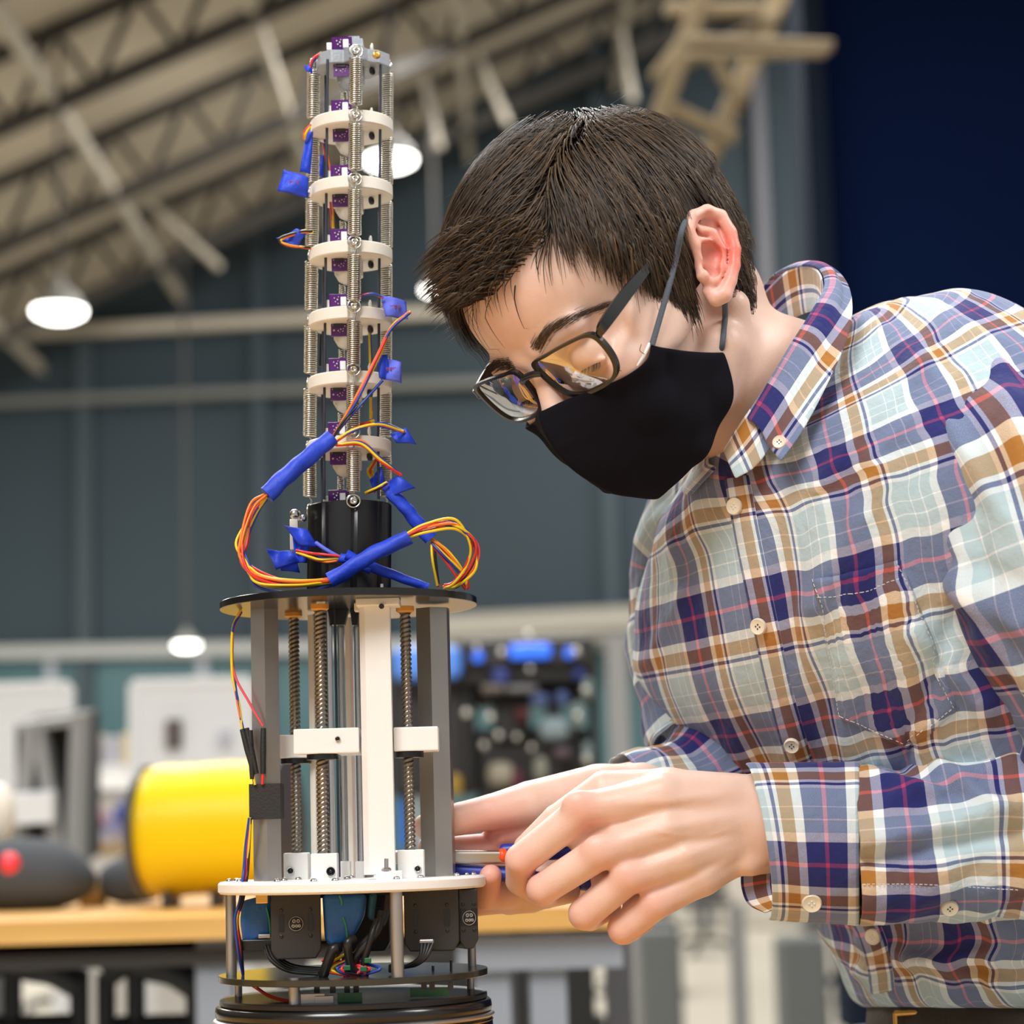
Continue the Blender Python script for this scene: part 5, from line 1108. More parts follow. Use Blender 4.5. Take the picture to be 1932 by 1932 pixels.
# scalp cap under the strands
rows = []; capv = []
for j in range(46):
    row = []
    for i in range(96):
        b = -math.pi + 2 * math.pi * i / 96; bd = abs(math.degrees(b)); zl = hairline(bd) + 3; cosb, sinb = math.cos(b), math.sin(b)
        # walk from the crown to the hairline
        def pt(el): d = V3((sinb * math.cos(el), cosb * math.cos(el), math.sin(el))); return surf(d / np.linalg.norm(d))
        lo_, hi_ = -1.3, 1.55
        for _ in range(18):
            md_ = (lo_ + hi_) / 2
            if pt(md_)[2] < zl: lo_ = md_
            else: hi_ = md_
        el = 1.5705 + (lo_ - 1.5705) * (j / 45); p = pt(el); e_ = min(1, (45 - j) / 5); row.append(Vector(h2w(p + local_n(p) * (-.6 + 2.6 * e_))))
    rows.append(row)
b = MB(); b.grid(rows, closed=True); b.build('scalp', mat('hair_root', (.012, .008, .006), .7), hair)

# --- glasses
M_fr = mat('glasses_black', (.010, .011, .011), .25, spec=.6); M_frg = mat('glasses_olive', (.10, .085, .05), .25, spec=.6)
M_lens = bpy.data.materials.new('lens'); M_lens.use_nodes = True; nt = M_lens.node_tree; nt.nodes.clear(); out = nt.nodes.new('ShaderNodeOutputMaterial'); tp_ = nt.nodes.new('ShaderNodeBsdfTransparent'); tp_.inputs[0].default_value = (.96, .95, .92, 1); gl = nt.nodes.new('ShaderNodeBsdfGlossy'); gl.inputs['Roughness'].default_value = .02; fr_ = nt.nodes.new('ShaderNodeFresnel'); fr_.inputs[0].default_value = 1.5; mx = nt.nodes.new('ShaderNodeMixShader'); fm_ = nt.nodes.new('ShaderNodeMath'); fm_.operation = 'MULTIPLY'; fm_.inputs[1].default_value = .55; nt.links.new(fr_.outputs[0], fm_.inputs[0]); nt.links.new(fm_.outputs[0], mx.inputs[0]); nt.links.new(tp_.outputs[0], mx.inputs[1]); nt.links.new(gl.outputs[0], mx.inputs[2]); nt.links.new(mx.outputs[0], out.inputs[0])
GY, GZ = 98, 14.5
def gpt(x, z): return V3((x, GY - abs(x) ** 2 * .0022 + (z) * .10, GZ + z - x * .05))
glasses = MB(); shape = [(-27, 15), (-12, 18), (10, 18.5), (26, 16), (28.5, 4), (25, -10), (16, -17.5), (0, -19), (-14, -17), (-24, -9)]
def rimcurve(sx, k=1.0): return [gpt(sx * (34.5 + a[0] * k), a[1] * k) for a in cr([(x_, z_) for x_, z_ in shape], 6, True)]
gobj = None
for sx in (1, -1):
    o_ = rimcurve(sx, 1.0); i_ = rimcurve(sx, .90); n = len(o_); F2 = V3((0, 1.6, 0)); rows = [[Vector(h2w(p + F2)) for p in o_], [Vector(h2w(p - F2)) for p in o_], [Vector(h2w(p - F2)) for p in i_], [Vector(h2w(p + F2)) for p in i_], [Vector(h2w(p + F2)) for p in o_]]
    glasses.grid(rows, closed=True, smooth=False)
br = [gpt(-9.5, 8) + V3((0, 1, 0)), gpt(-4, 10) + V3((0, 2, 0)), gpt(4, 10) + V3((0, 2, 0)), gpt(9.5, 8) + V3((0, 1, 0))]
glasses.tube([Vector(h2w(p)) for p in cr(br, 5)], .0024, 8)
for sx in (1, -1): glasses.tube([Vector(h2w(p)) for p in cr([gpt(sx * 10, -2) - V3((0, 1, 0)), V3((sx * 9, GY - 6, GZ - 4)), V3((sx * 8, GY - 8, GZ - 8))], 5)], [.0016] * 5 + [.0018] * 5 + [.001], 6)
gobj = glasses.build('glasses', M_fr, person, label='black rectangular framed glasses')
for sx in (1, -1):
    i_ = rimcurve(sx, .92); c = V3((sx * 34.5, GY - 34.5 ** 2 * .0022, GZ)); rows = []
    for k in range(7):
        f = k / 6; rows.append([Vector(h2w(c + (p - c) * f + V3((0, 2.2 * (1 - f * f), 0)))) for p in i_])
    b = MB(); b.grid(rows, closed=True); l = b.build('lens', M_lens, gobj)
    # temple arm
    pts = [gpt(sx * 62, 12), V3((sx * 69, 86, GZ + 13)), V3((sx * 73, 60, GZ + 17)), V3((sx * 76, 30, GZ + 20)), V3((sx * 75, 10, GZ + 24))]
    cp = cr(pts, 6); b = MB(); rows = []
    for i, p in enumerate(cp):
        s = i / (len(cp) - 1); hh = 2.0 + 2.1 * math.sin(min(1, s * 1.25) * math.pi) ** 1.2 * (1 if s > .1 else .6); tt = 1.3; r = []
        for a, c_ in ((-1, -1), (-1, 1), (1, 1), (1, -1)): r.append(Vector(h2w(V3(p) + V3((a * tt, 0, c_ * hh)))))
        rows.append(r)
    b.grid(rows, closed=True, smooth=False); b.add(rows[0], [(0, 1, 2, 3)], False); b.build('temple_arm', M_fr, gobj)
# --- mask
M_mask = mat('mask_black', (.0065, .006, .010), .95, spec=.12, bump=.5, bscale=2600)
topc = [(66, 46, -6), (58, 66, -10), (46, 82, -9), (30, 92, -5), (14, 102, 0), (0, 111, 3)]
botc = [(60, 3, -47), (53, 26, -67), (43, 47, -81), (28, 64, -88), (12, 74, -91), (0, 76, -91)]
topc[0] = tuple(w2h(onskin(1229, 650, .002)[0])); botc[0] = tuple(w2h(onskin(1366, 664, .002)[0])); TC = cr(topc, 6); BC = cr(botc, 6); NC = len(TC)
def maskrow(t, sx):
    out = []
    for i in range(NC):
        a, b_ = V3(TC[i]), V3(BC[i]); p = a * (1 - t) + b_ * t; e = i / (NC - 1); bl = math.sin(t * math.pi) ** .8
        p = p + V3((7 * (1 - e) ** .7 * min(1, e * 3), 3 + 21 * e ** 1.6, 0)) * bl; p[2] += 3 * math.sin(t * math.pi * 2) * e
        # keep clear of the skin
        w = Vector(h2w(p * V3((1, 1, 1)))); loc, nor, ii, dd = headbvh.find_nearest(w); sd = (w - loc); inside = sd.dot(nor) > 0      # face winding points inward in world space
        pr = w2h(loc); dirn = (p - V3((0, -10, -20))); dirn /= np.linalg.norm(dirn)
        hit = headbvh.ray_cast(Vector(h2w(p + dirn * 60)), Vector(h2w(p)) - Vector(h2w(p + dirn * 60)))
        if hit[0] is not None:
            ph_ = w2h(hit[0]); out_d = (p - ph_).dot(dirn)
            if out_d < 2.0: p = ph_ + dirn * 2.0
        out.append(p * V3((sx, 1, 1)))
    return out
rows = []
for j in range(34):
    t = j / 33; L_ = maskrow(t, 1); R_ = [p * V3((-1, 1, 1)) for p in L_[:-1]][::-1]
    # R_ runs centre->far side ; build full row near->far
    full = L_ + R_; full = [p + V3((0, 0, 0)) for p in full]; rows.append(full)
# crease and wrinkle relief
mrows = []
for j, r in enumerate(rows):
    o = []
    for i, p in enumerate(r):
        nn = p - V3((0, 10, -50)); nn /= np.linalg.norm(nn); wv_ = 1.2 * noise.noise(Vector(p * .045 + V3((3, 1, 5)))) + .7 * math.exp(-((i - NC + 1) / 1.2) ** 2); wv_ += 1.2 * (math.exp(-((j - .5) / 1.2) ** 2)) + .8 * math.exp(-((i - 1) / 1.1) ** 2); o.append(Vector(h2w(p + nn * wv_)))
    mrows.append(o)
b = MB(); b.grid(mrows); mk = b.build('face_mask', M_mask, person, label='black cloth face mask'); sm_ = mk.modifiers.new('thick', 'SOLIDIFY'); sm_.thickness = .0016; sm_.offset = 0
sb_ = mk.modifiers.new('smooth', 'SUBSURF'); sb_.levels = 1; sb_.render_levels = 1
M_loop = mat('grey_elastic', (.085, .10, .125), .8, bump=.8, bscale=1500)
def loopband(pts, r, name='ear_loop'):
    b = MB(); cp = cr(pts, 8); b.tube([Vector(p) for p in cp], r, 8); return b.build(name, M_loop, mk)
def sk(px, py, o): a, n = onskin(px, py, o); return tuple(a)
loopband([sk(1230, 652, .003), sk(1245, 600, .005), sk(1262, 540, .011), sk(1275, 490, .015), sk(1286, 436, .017), tuple(h2w(HP(1296, 410, 78)))], .0019)
loopband([tuple(h2w(HP(1361, 665, 62))), sk(1364, 640, .002), sk(1368, 600, .003), tuple(h2w(HP(1368, 565, 74))), tuple(h2w(HP(1372, 545, 74)))], .0019)
b = MB(); b.tube([Vector(sk(1202, 690, .0025)), Vector(sk(1214, 672, .0025)), Vector(sk(1226, 648, .0025))], [.0006, .0011, .0013], 6); b.build('mask_tag', M_white, mk, label='thin white tag at mask corner')
for (x_, y_) in ((1216, 668), (1172, 700)):
    b = MB(); a = Vector(sk(x_, y_, .004)); b.tube(cr([a, a + cv(-.003, -.002, -.002), a + cv(-.002, -.006, -.001)], 4), .0002, 4); b.build('loose_thread', M_mask, mk)
# ------------------------------------------------------------------ plaid shirt
PER = 262.0                      # one repeat of the check, in picture units
def plaid():
    m = bpy.data.materials.new('plaid_cotton'); m.use_nodes = True; nt = m.node_tree; b = nt.nodes['Principled BSDF']; b.inputs['Roughness'].default_value = .85; b.inputs['Specular IOR Level'].default_value = .2; b.inputs['Sheen Weight'].default_value = .15
    uv = nt.nodes.new('ShaderNodeUVMap'); uv.uv_map = 'cloth'; sx = nt.nodes.new('ShaderNodeSeparateXYZ'); nt.links.new(uv.outputs[0], sx.inputs[0])
    navy, pink, white, brown, blue = (.020, .024, .140), (.44, .045, .14), (.86, .86, .85), (.40, .17, .035), (.44, .56, .60)
    seq = [(0, navy), (.145, pink), (.178, navy), (.325, white), (.395, brown), (.50, white), (.525, navy), (.552, white), (.585, blue), (.735, white), (.745, blue), (.83, white), (.84, blue), (.93, white)]
    outs = []
    for k in range(2):
        f = nt.nodes.new('ShaderNodeMath'); f.operation = 'FRACT'; nt.links.new(sx.outputs[k], f.inputs[0]); r = nt.nodes.new('ShaderNodeValToRGB'); cr_ = r.color_ramp; cr_.interpolation = 'CONSTANT'
        while len(cr_.elements) > 1: cr_.elements.remove(cr_.elements[-1])
        cr_.elements[0].position = 0; cr_.elements[0].color = (*seq[0][1], 1)
        for p, c in seq[1:]: e = cr_.elements.new(p); e.color = (*c, 1)
        nt.links.new(f.outputs[0], r.inputs[0]); outs.append(r.outputs[0])
    mp = nt.nodes.new('ShaderNodeMapping'); mp.inputs['Scale'].default_value = (220, 220, 220); nt.links.new(uv.outputs[0], mp.inputs[0]); ck = nt.nodes.new('ShaderNodeTexNoise'); ck.inputs['Scale'].default_value = 1; ck.inputs['Detail'].default_value = 2; nt.links.new(mp.outputs[0], ck.inputs[0])
    fr = nt.nodes.new('ShaderNodeMapRange'); fr.inputs[1].default_value = .3; fr.inputs[2].default_value = .7; fr.inputs[3].default_value = .36; fr.inputs[4].default_value = .64; nt.links.new(ck.outputs['Fac'], fr.inputs[0])
    gm = []
    for o_ in outs: g_ = nt.nodes.new('ShaderNodeGamma'); g_.inputs[1].default_value = .5; nt.links.new(o_, g_.inputs[0]); gm.append(g_.outputs[0])
    c = mixn(nt, gm[0], gm[1], fr.outputs[0]); g_ = nt.nodes.new('ShaderNodeGamma'); g_.inputs[1].default_value = 2.0; nt.links.new(c, g_.inputs[0]); c = g_.outputs[0]; hs = nt.nodes.new('ShaderNodeHueSaturation'); hs.inputs['Saturation'].default_value = 1.0; nt.links.new(c, hs.inputs['Color']); nt.links.new(hs.outputs[0], b.inputs['Base Color'])
    nz = nt.nodes.new('ShaderNodeTexNoise'); nz.inputs['Scale'].default_value = 9; nz.inputs['Detail'].default_value = 5; nt.links.new(uv.outputs[0], nz.inputs[0])
    ad = nt.nodes.new('ShaderNodeMath'); ad.operation = 'MULTIPLY_ADD'; ad.inputs[1].default_value = .12; nt.links.new(ck.outputs['Fac'], ad.inputs[0]); nt.links.new(nz.outputs['Fac'], ad.inputs[2])
    bp = nt.nodes.new('ShaderNodeBump'); bp.inputs['Strength'].default_value = .5; bp.inputs['Distance'].default_value = .004; nt.links.new(ad.outputs[0], bp.inputs['Height']); nt.links.new(bp.outputs['Normal'], b.inputs['Normal'])
    return m
M_plaid = plaid()
def cloth(name, rows, uvs, parent, closed=False, thick=.0012, sub=1, label=None, m=None):
    """rows of world points with a matching grid of cloth coordinates"""
    nr, nc = len(rows), len(rows[0]); V = np.array([[list(p) for p in r] for r in rows]).reshape(-1, 3); e = nc if closed else nc - 1
    Fq = np.array([(j * nc + i, j * nc + (i + 1) % nc, (j + 1) * nc + (i + 1) % nc, (j + 1) * nc + i) for j in range(nr - 1) for i in range(e)]); me = npmesh(name, V, Fq)
    uvl = me.uv_layers.new(name='cloth'); UVg = np.array(uvs, float); k = 0; D = []
    for j in range(nr - 1):
        for i in range(e):
            for (a, c) in ((j, i), (j, i + 1), (j + 1, i + 1), (j + 1, i)): D.append(UVg[a][c if c < UVg.shape[1] else 0])
    uvl.data.foreach_set('uv', np.array(D, np.float32).ravel()); o = link(name, me, m or M_plaid, parent)
    if thick: s = o.modifiers.new('thick', 'SOLIDIFY'); s.thickness = thick; s.offset = -1
    if sub: s = o.modifiers.new('smooth', 'SUBSURF'); s.levels = sub; s.render_levels = sub
    if label: o['label'] = label
    return o
# cx, cy, cz, a, b, psi, ay, by
TORSO = [(-1, 1478, 690, 132, 120, 125, 54, -.30, .6), (0, 1492, 722, 132, 165, 170, 54, -.30, .78), (1, 1512, 742, 138, 225, 205, 53, -.32, .78), (2, 1552, 774, 150, 350, 245, 51, -.34, .74), (3, 1636, 862, 165, 500, 312, 50, -.28, .50), (4, 1676, 975, 180, 575, 345, 48, -.22, .45),
         (5, 1712, 1190, 225, 590, 362, 47, -.14, .24), (6, 1788, 1400, 285, 548, 352, 53, -.08, .12), (7, 1872, 1590, 340, 535, 342, 58, -.04, .05), (8, 1938, 1740, 380, 530, 335, 62, 0, .0), (9, 1980, 1850, 405, 520, 345, 66, 0, 0), (9.6, 1988, 1892, 410, 500, 330, 67, 0, 0), (10, 1990, 1900, 412, 470, 300, 67, 0, 0)]
tt = cr([t[1:] for t in TORSO], 14); NRW = len(tt); NCL = 200
folds = [  # x0, y0, x1, y1, width, height, in picture pixels: long soft folds of the front
    (1560, 1000, 1500, 1420, 26, 9), (1625, 1020, 1600, 1500, 22, 10), (1700, 1150, 1760, 1480, 24, 11), (1470, 1000, 1560, 1640, 20, -7), (1330, 960, 1400, 1400, 22, 8), (1260, 980, 1330, 1320, 18, 7), (1650, 900, 1560, 1120, 22, 10),
    (1720, 700, 1560, 900, 18, 12), (1800, 720, 1640, 860, 16, 9), (1745, 1200, 1850, 1330, 18, 14), (1790, 1180, 1700, 1450, 18, -10), (1650, 1780, 1900, 1860, 16, 12), (1640, 1830, 1850, 1800, 14, 9), (1700, 1740, 1780, 1880, 16, 8), (1560, 1760, 1640, 1850, 14, 8), (1820, 1700, 1932, 1780, 20, 10), (1300, 1120, 1230, 1240, 16, 7), (1560, 1490, 1660, 1740, 20, 9), (1620, 600, 1760, 700, 20, 10), (1700, 570, 1900, 660, 20, 8)]
def segd(px, py, f):
    x0, y0, x1, y1 = f[:4]; dx, dy = x1 - x0, y1 - y0; t = ((px - x0) * dx + (py - y0) * dy) / (dx * dx + dy * dy); e = 1 if 0 <= t <= 1 else math.exp(-((t - (0 if t < 0 else 1)) * 3.2) ** 2); t = min(1.1, max(-.1, t)); return math.hypot(px - x0 - dx * t, py - y0 - dy * t), e
G = []; 
for j, r in enumerate(tt):
    cx, cy, cz, a, b_, psi, ay, by = r; ps = math.radians(psi); A = V3((a * math.cos(ps), ay * a, -a * math.sin(ps))); B = V3((-b_ * math.sin(ps), by * b_, -b_ * math.cos(ps))); row = []
    for i in range(NCL):
        ph = 2 * math.pi * i / NCL; s, c = math.sin(ph), math.cos(ph); s = math.copysign(abs(s) ** .92, s); c = math.copysign(abs(c) ** .92, c); p = V3((cx, cy, cz)) + A * s + B * c; n = (A * s / (a * a) + B * c / (b_ * b_)); n /= np.linalg.norm(n)
        v = j / (NRW - 1); h = 0
        if n[2] < .1:
            for f in folds:
                d, e = segd(p[0], p[1], f)
                if d < f[4] * 3: h += f[5] * 1.35 * e * math.exp(-(d / f[4]) ** 2)
        h += 11 * noise.noise(Vector((p[0] * .006, p[1] * .003, p[2] * .006))) + 5 * noise.noise(Vector((p[0] * .016, p[1] * .009, p[2] * .016)))
        pd = min(i, NCL - i) / NCL * 2 * math.pi * b_
        if abs(pd) < 24 and j > 12: h += 2.2
        row.append((p + n * h))
    G.append(row)
Gw = [[W(p[0], p[1], p[2]) for p in r] for r in G]
UVT = np.zeros((NRW, NCL + 1, 2)); jr = int(5 / 10 * NRW)
for j in range(NRW):
    acc = 0
    for i in range(1, NCL // 2 + 1): acc += (Gw[j][i] - Gw[j][i - 1]).length; UVT[j, i, 0] = acc
    acc = 0
    for i in range(NCL - 1, NCL // 2, -1): acc -= (Gw[j][i] - Gw[j][(i + 1) % NCL]).length; UVT[j, i, 0] = acc
    UVT[j, NCL] = UVT[j, 0]
for i in range(NCL):
    acc = 0
    for j in range(jr - 1, -1, -1): acc -= (Gw[j][i] - Gw[j + 1][i]).length; UVT[j, i, 1] = acc
    acc = 0
    for j in range(jr + 1, NRW): acc += (Gw[j][i] - Gw[j - 1][i]).length; UVT[j, i, 1] = acc
UVT[:, NCL] = UVT[:, 0]; UVT /= (PER * U)
# widen the yoke: averaging across keeps stripes from pinching
UVT[:, :, 0] *= 1.2; UVT[:, :, 0] += .93; UVT[:, :, 1] = UVT[:, :, 1] + .72
# the seam column sits at the back, inside NCL//2
shirt = cloth('shirt', Gw, UVT, person, closed=True, label='plaid button-down shirt in navy, white, brown and pale blue')
tv = np.array([[list(p) for p in r] for r in Gw]).reshape(-1, 3); tbv = BVHTree.FromPolygons([tuple(v) for v in tv], [(j * NCL + i, j * NCL + (i + 1) % NCL, (j + 1) * NCL + (i + 1) % NCL, (j + 1) * NCL + i) for j in range(NRW - 1) for i in range(NCL)])
def onshirt(px, py, off=0.0, bv=None):
    d = (W(px, py, 0) - CAM).normalized(); loc, nor, i, t = (bv or tbv).ray_cast(CAM, d)
    if loc is None: return W(px, py, 100), -d
    if nor.dot(d) > 0: nor = -nor
    return loc + nor * off, nor
M_btn = mat('button_shell', (.78, .70, .55), .3, coat=.3); M_thread = mat('cotton_thread', (.70, .70, .68), .8)
def button(px, py, r, bv=None, dep=.002, col=None, z=None, name='button', parent=None):
    p, n = onshirt(px, py, dep, bv); n = (n * .6 + (CAM - p).normalized() * .4).normalized(); b = MB(); R_ = r * U
    b.lathe(p, n, [(0, -.001), (R_, -.001), (R_ * 1.02, .0008), (R_ * .9, .0017), (R_ * .72, .0012), (0, .0010)], 28, False, False); o = b.build(name, M_btn, parent or shirt); auto_smooth(o, 50)
    x_ = n.orthogonal().normalized(); y_ = n.cross(x_); k = MB()
    for a in range(4):
        q = p + n * .0011 + (x_ * math.cos(a * math.pi / 2 + .7) + y_ * math.sin(a * math.pi / 2 + .7)) * R_ * .26; k.sphere(q, R_ * .11, 8)
    k.build('thread_hole', M_thread if r > 15.5 else M_chip, o)
    return o
for px, py, r in ((1397, 955, 16), (1440, 1178, 15.5), (1497, 1396, 15), (1655, 1762, 16)): button(px, py, r, dep=.0052)
# placket: raised strip with its own edge
def strip(pts, off, w, name, nseg=40, uvo=(0, 0)):
    cp = cr(pts, 10); rows = []; uv = []; acc = 0; last = None
    for k, p in enumerate(cp):
        x0, y0 = p; q = cp[min(k + 1, len(cp) - 1)]; r_ = cp[max(0, k - 1)]; dx, dy = q[0] - r_[0], q[1] - r_[1]; L = math.hypot(dx, dy); nx, ny = -dy / L, dx / L; row = []; ur = []
        for i in range(7):
            t = (i / 6 - .5) * w; a, n = onshirt(x0 + nx * t, y0 + ny * t, off * (1 if 0 < i < 6 else .1) + .0006); row.append(a)
        if last is not None: acc += (row[3] - last).length
        last = row[3]
        for i in range(7): ur.append(((uvo[0] + (i / 6 - .5) * -w * 1.45 / PER), uvo[1] + acc / (PER * U)))
        rows.append(row); uv.append(ur)
    return cloth(name, rows, uv, shirt, thick=.0008, sub=1)
strip([(1392, 900), (1412, 1010), (1440, 1150), (1470, 1290), (1503, 1410), (1545, 1520), (1612, 1680), (1655, 1790), (1668, 1870)], .0022, 52, 'placket', uvo=(.42, .25))
def stitchline(pts, bv=None, off=.0012, step=9, name='stitching', parent=None, colm=None):
    cp = cr(pts, 30); b = MB(); L = 0; acc = [0]
    for a, c in zip(cp[:-1], cp[1:]): acc.append(acc[-1] + math.hypot(c[0] - a[0], c[1] - a[1]))
    n = int(acc[-1] / step)
    for k in range(n):
        s0 = k * step; s1 = s0 + step * .6; P = []
        for s in (s0, s1): P.append(onshirt(np.interp(s, acc, [c[0] for c in cp]), np.interp(s, acc, [c[1] for c in cp]), off, bv)[0])
        if (P[1] - P[0]).length < .01: b.tube(P, .8 * U, 4)
    o = b.build(name, colm or M_thread, parent or shirt, kind='stuff', recalc=False); return o
# pocket: patch offset from the cloth
PK = [(1535, 1094), (1699, 1055), (1807, 1322), (1707, 1416), (1587, 1354)]
def pk(u, v):
    L0, L1 = V3(PK[0]), V3(PK[4]); R0, R1 = V3(PK[1]), V3(PK[2]); top = L0 * (1 - u) + R0 * u; bot = (L1 * (1 - u) + R1 * u); bot = bot + (V3(PK[3]) - (L1 + R1) / 2) * max(0, 1 - abs(u - .55) / .55); return top * (1 - v) + bot * v
rows = []; uv = []
def nearest_uv(px, py):
    d = (W(px, py, 0) - CAM).normalized(); loc, nor, idx, t = tbv.ray_cast(CAM, d)
    if loc is None: return (0, 0)
    j, i = divmod(idx, NCL); i2 = (i + 1) % NCL; Pn = [Gw[j][i], Gw[j][i2], Gw[j + 1][i2], Gw[j + 1][i]]; e1 = Pn[1] - Pn[0]; e2 = Pn[3] - Pn[0]; r = loc - Pn[0]; a = r.dot(e1) / e1.length_squared; c = r.dot(e2) / e2.length_squared; a = min(1, max(0, a)); c = min(1, max(0, c))
    q = UVT[j, i] * (1 - a) * (1 - c) + UVT[j, i + 1] * a * (1 - c) + UVT[j + 1, i + 1] * a * c + UVT[j + 1, i] * (1 - a) * c; return tuple(q)
for j in range(31):
    r = []; ur = []
    for i in range(25):
        u_, v_ = i / 24, j / 30; q = pk(u_, v_); edge = 0 < i < 24 and j < 30; r.append(onshirt(q[0], q[1], .0030 if edge else .0004)[0]); ur.append(nearest_uv(*q))
    rows.append(r); uv.append(ur)
pocket = cloth('pocket', rows, uv, shirt, thick=.0008, sub=0, label='patch chest pocket, pattern matched')
stitchline([tuple(pk(.03, v)) for v in (0, .5, .98)], off=.0038, parent=pocket); stitchline([tuple(pk(.97, v)) for v in (0, .5, .98)], off=.0038, parent=pocket); stitchline([tuple(pk(u_, .12)) for u_ in (.02, .5, .98)], off=.0038, parent=pocket); stitchline([tuple(pk(u_, .96)) for u_ in (.03, .3, .55)], off=.0038, parent=pocket); stitchline([tuple(pk(u_, .96)) for u_ in (.55, .8, .97)], off=.0038, parent=pocket)
# shoulder seams
def seam(pts, r=3.2, name='seam', bv=None):
    cp = cr(pts, 14); P = [onshirt(x_, y_, .0003, bv)[0] for x_, y_ in cp]; return P
# sleeves as lofted tubes with wrinkles
def sleeve(path, name, seed, wr, label, uvoff, n=96, flat=1.0, nper=12, extra=None, vend=None):
    cp = cr(path, nper); P = [W(p[0], p[1], p[2]) for p in cp]; Rr = [CR(p[3], p[2]) * .001 for p in cp]; k = len(P)
    T = [(P[min(i + 1, k - 1)] - P[max(i - 1, 0)]).normalized() for i in range(k)]; ref = UP.copy(); rows = []; uv = []; acc = 0; a = None
    for i in range(k):
        if a is None: a = (ref - T[i] * ref.dot(T[i])).normalized()
        a = (a - T[i] * a.dot(T[i])).normalized(); b_ = T[i].cross(a); row = []; 
        if i: acc += (P[i] - P[i - 1]).length
        for q in range(n):
            th_ = 2 * math.pi * q / n; d = a * math.cos(th_) + b_ * math.sin(th_); s = acc / U
            h = wr * (noise.noise(Vector((s * .011 + 1.3 * math.cos(th_), 1.6 * math.sin(th_) + s * .004, seed))) * 1.5 + noise.noise(Vector((s * .026 + 2.0 * math.sin(th_ * 2), 2.4 * math.cos(th_), seed + 3))) * .8 + .4 * noise.noise(Vector((s * .06, 4 * math.cos(th_), 4 * math.sin(th_) + seed))))
            if extra: h += extra(s, th_, P[i] + d * Rr[i])
            row.append(P[i] + d * (Rr[i] * (1 if abs(math.cos(th_)) > .5 or flat == 1 else flat) + h * U))
        rows.append(row); circ = 2 * math.pi * np.mean(Rr); uv.append([(uvoff[0] + (q / n) * round(circ / (PER * U)), uvoff[1] + acc / (PER * U)) for q in range(n + 1)])
    if vend is not None: dv = vend - uv[-1][0][1]; uv = [[(a_, b_ + dv) for a_, b_ in r] for r in uv]
    o = cloth(name, rows, uv, shirt, closed=True, label=label); V = np.array([[list(p) for p in r] for r in rows]).reshape(-1, 3); return o, BVHTree.FromPolygons([tuple(v) for v in V], [(j * n + i, j * n + (i + 1) % n, (j + 1) * n + (i + 1) % n, (j + 1) * n + i) for j in range(k - 1) for i in range(n)])
def ex_near(s, th_, p):
    x_, y_, z_ = PX(p); h = 0
    for f in ((1640, 1455, 1760, 1490, 14, 10), (1700, 1440, 1800, 1500, 14, -8), (1760, 1430, 1880, 1520, 16, 12), (1640, 1590, 1900, 1520, 22, 12), (1640, 1625, 1932, 1570, 16, -14), (1700, 1500, 1900, 1440, 16, 9), (1640, 1690, 1932, 1680, 20, 5), (1760, 760, 1900, 980, 20, 10), (1740, 900, 1850, 1150, 20, 11), (1830, 980, 1920, 1350, 20, -10), (1780, 1090, 1932, 1180, 24, 14), (1800, 1060, 1932, 1100, 14, -10), (1860, 1200, 1932, 1290, 20, 12), (1890, 700, 1932, 900, 22, 10)):
        d, e = segd(x_, y_, f)
        if d < f[4] * 3: h += 1.5 * f[5] * e * math.exp(-(d / f[4]) ** 2)
    return h
near, nbv = sleeve([(1770, 850, 70, 150), (1850, 850, -50, 190), (1925, 925, -170, 200), (1978, 1080, -225, 198), (2045, 1235, -215, 188), (2105, 1390, -190, 178), (2085, 1500, -150, 172), (1985, 1562, -130, 165), (1850, 1572, -118, 160), (1720, 1588, -108, 154), (1612, 1592, -100, 148)], 'sleeve', 1.7, 9, 'near sleeve, bent at the elbow', (.05, .35), extra=ex_near, vend=.5)
far, fbv = sleeve([(1480, 960, 330, 150), (1390, 990, 430, 165), (1345, 1080, 490, 158), (1335, 1200, 470, 150), (1350, 1330, 420, 145), (1370, 1430, 350, 130), (1290, 1486, 260, 98), (1178, 1496, 190, 72)], 'sleeve', 9.2, 9, 'far sleeve, behind the placket', (.6, .1))
# cuff: a stiff band round the wrist, open at the button
def cuff(x0, x1, z, bx, r0, r1, name, par, lab, uvoff):
    rows = []; uv = []; n = 96; k = 22
    for i in range(k):
        s = i / (k - 1); row = []; ur = []
        for q in range(n + 1):
            th_ = 2 * math.pi * q / n; r = r0 + (r1 - r0) * s; yy = 1592 - 4 * s - math.cos(th_) * r; xx = x0 + (x1 - x0) * s + (22 * (-math.cos(th_)) + 18 * abs(math.sin(th_))) * s; zz = z - math.sin(th_) * r * .80
            h = 2.5 * noise.noise(Vector((xx * .02, th_ * 1.5, 4))); row.append(W(xx, yy + h, zz + h)); ur.append((uvoff[0] + q / n * 3.55, uvoff[1] + (x0 - x0 - (x0 - x1) * s) / PER * -1.0))
        rows.append(row); uv.append(ur)
    o = cloth(name, rows, uv, par, thick=.0022, sub=1, label=lab); V = np.array([[list(p) for p in r] for r in rows]).reshape(-1, 3); n1 = n + 1
    return o, BVHTree.FromPolygons([tuple(v) for v in V], [(j * n1 + i, j * n1 + i + 1, (j + 1) * n1 + i + 1, (j + 1) * n1 + i) for j in range(k - 1) for i in range(n)])
cf, cbv = cuff(1622, 1428, -98, 0, 149, 143, 'cuff', shirt, 'wide near cuff, buttoned', (.12, -.10))
button(1531, 1697, 18, cbv, .003, parent=shirt); button(1789, 1706, 15.5, nbv, .003, parent=shirt)
stitchline([(1600, 1450), (1612, 1560), (1610, 1660), (1604, 1728)], cbv, .0014); stitchline([(1470, 1716), (1530, 1728), (1600, 1732)], cbv, .0014)
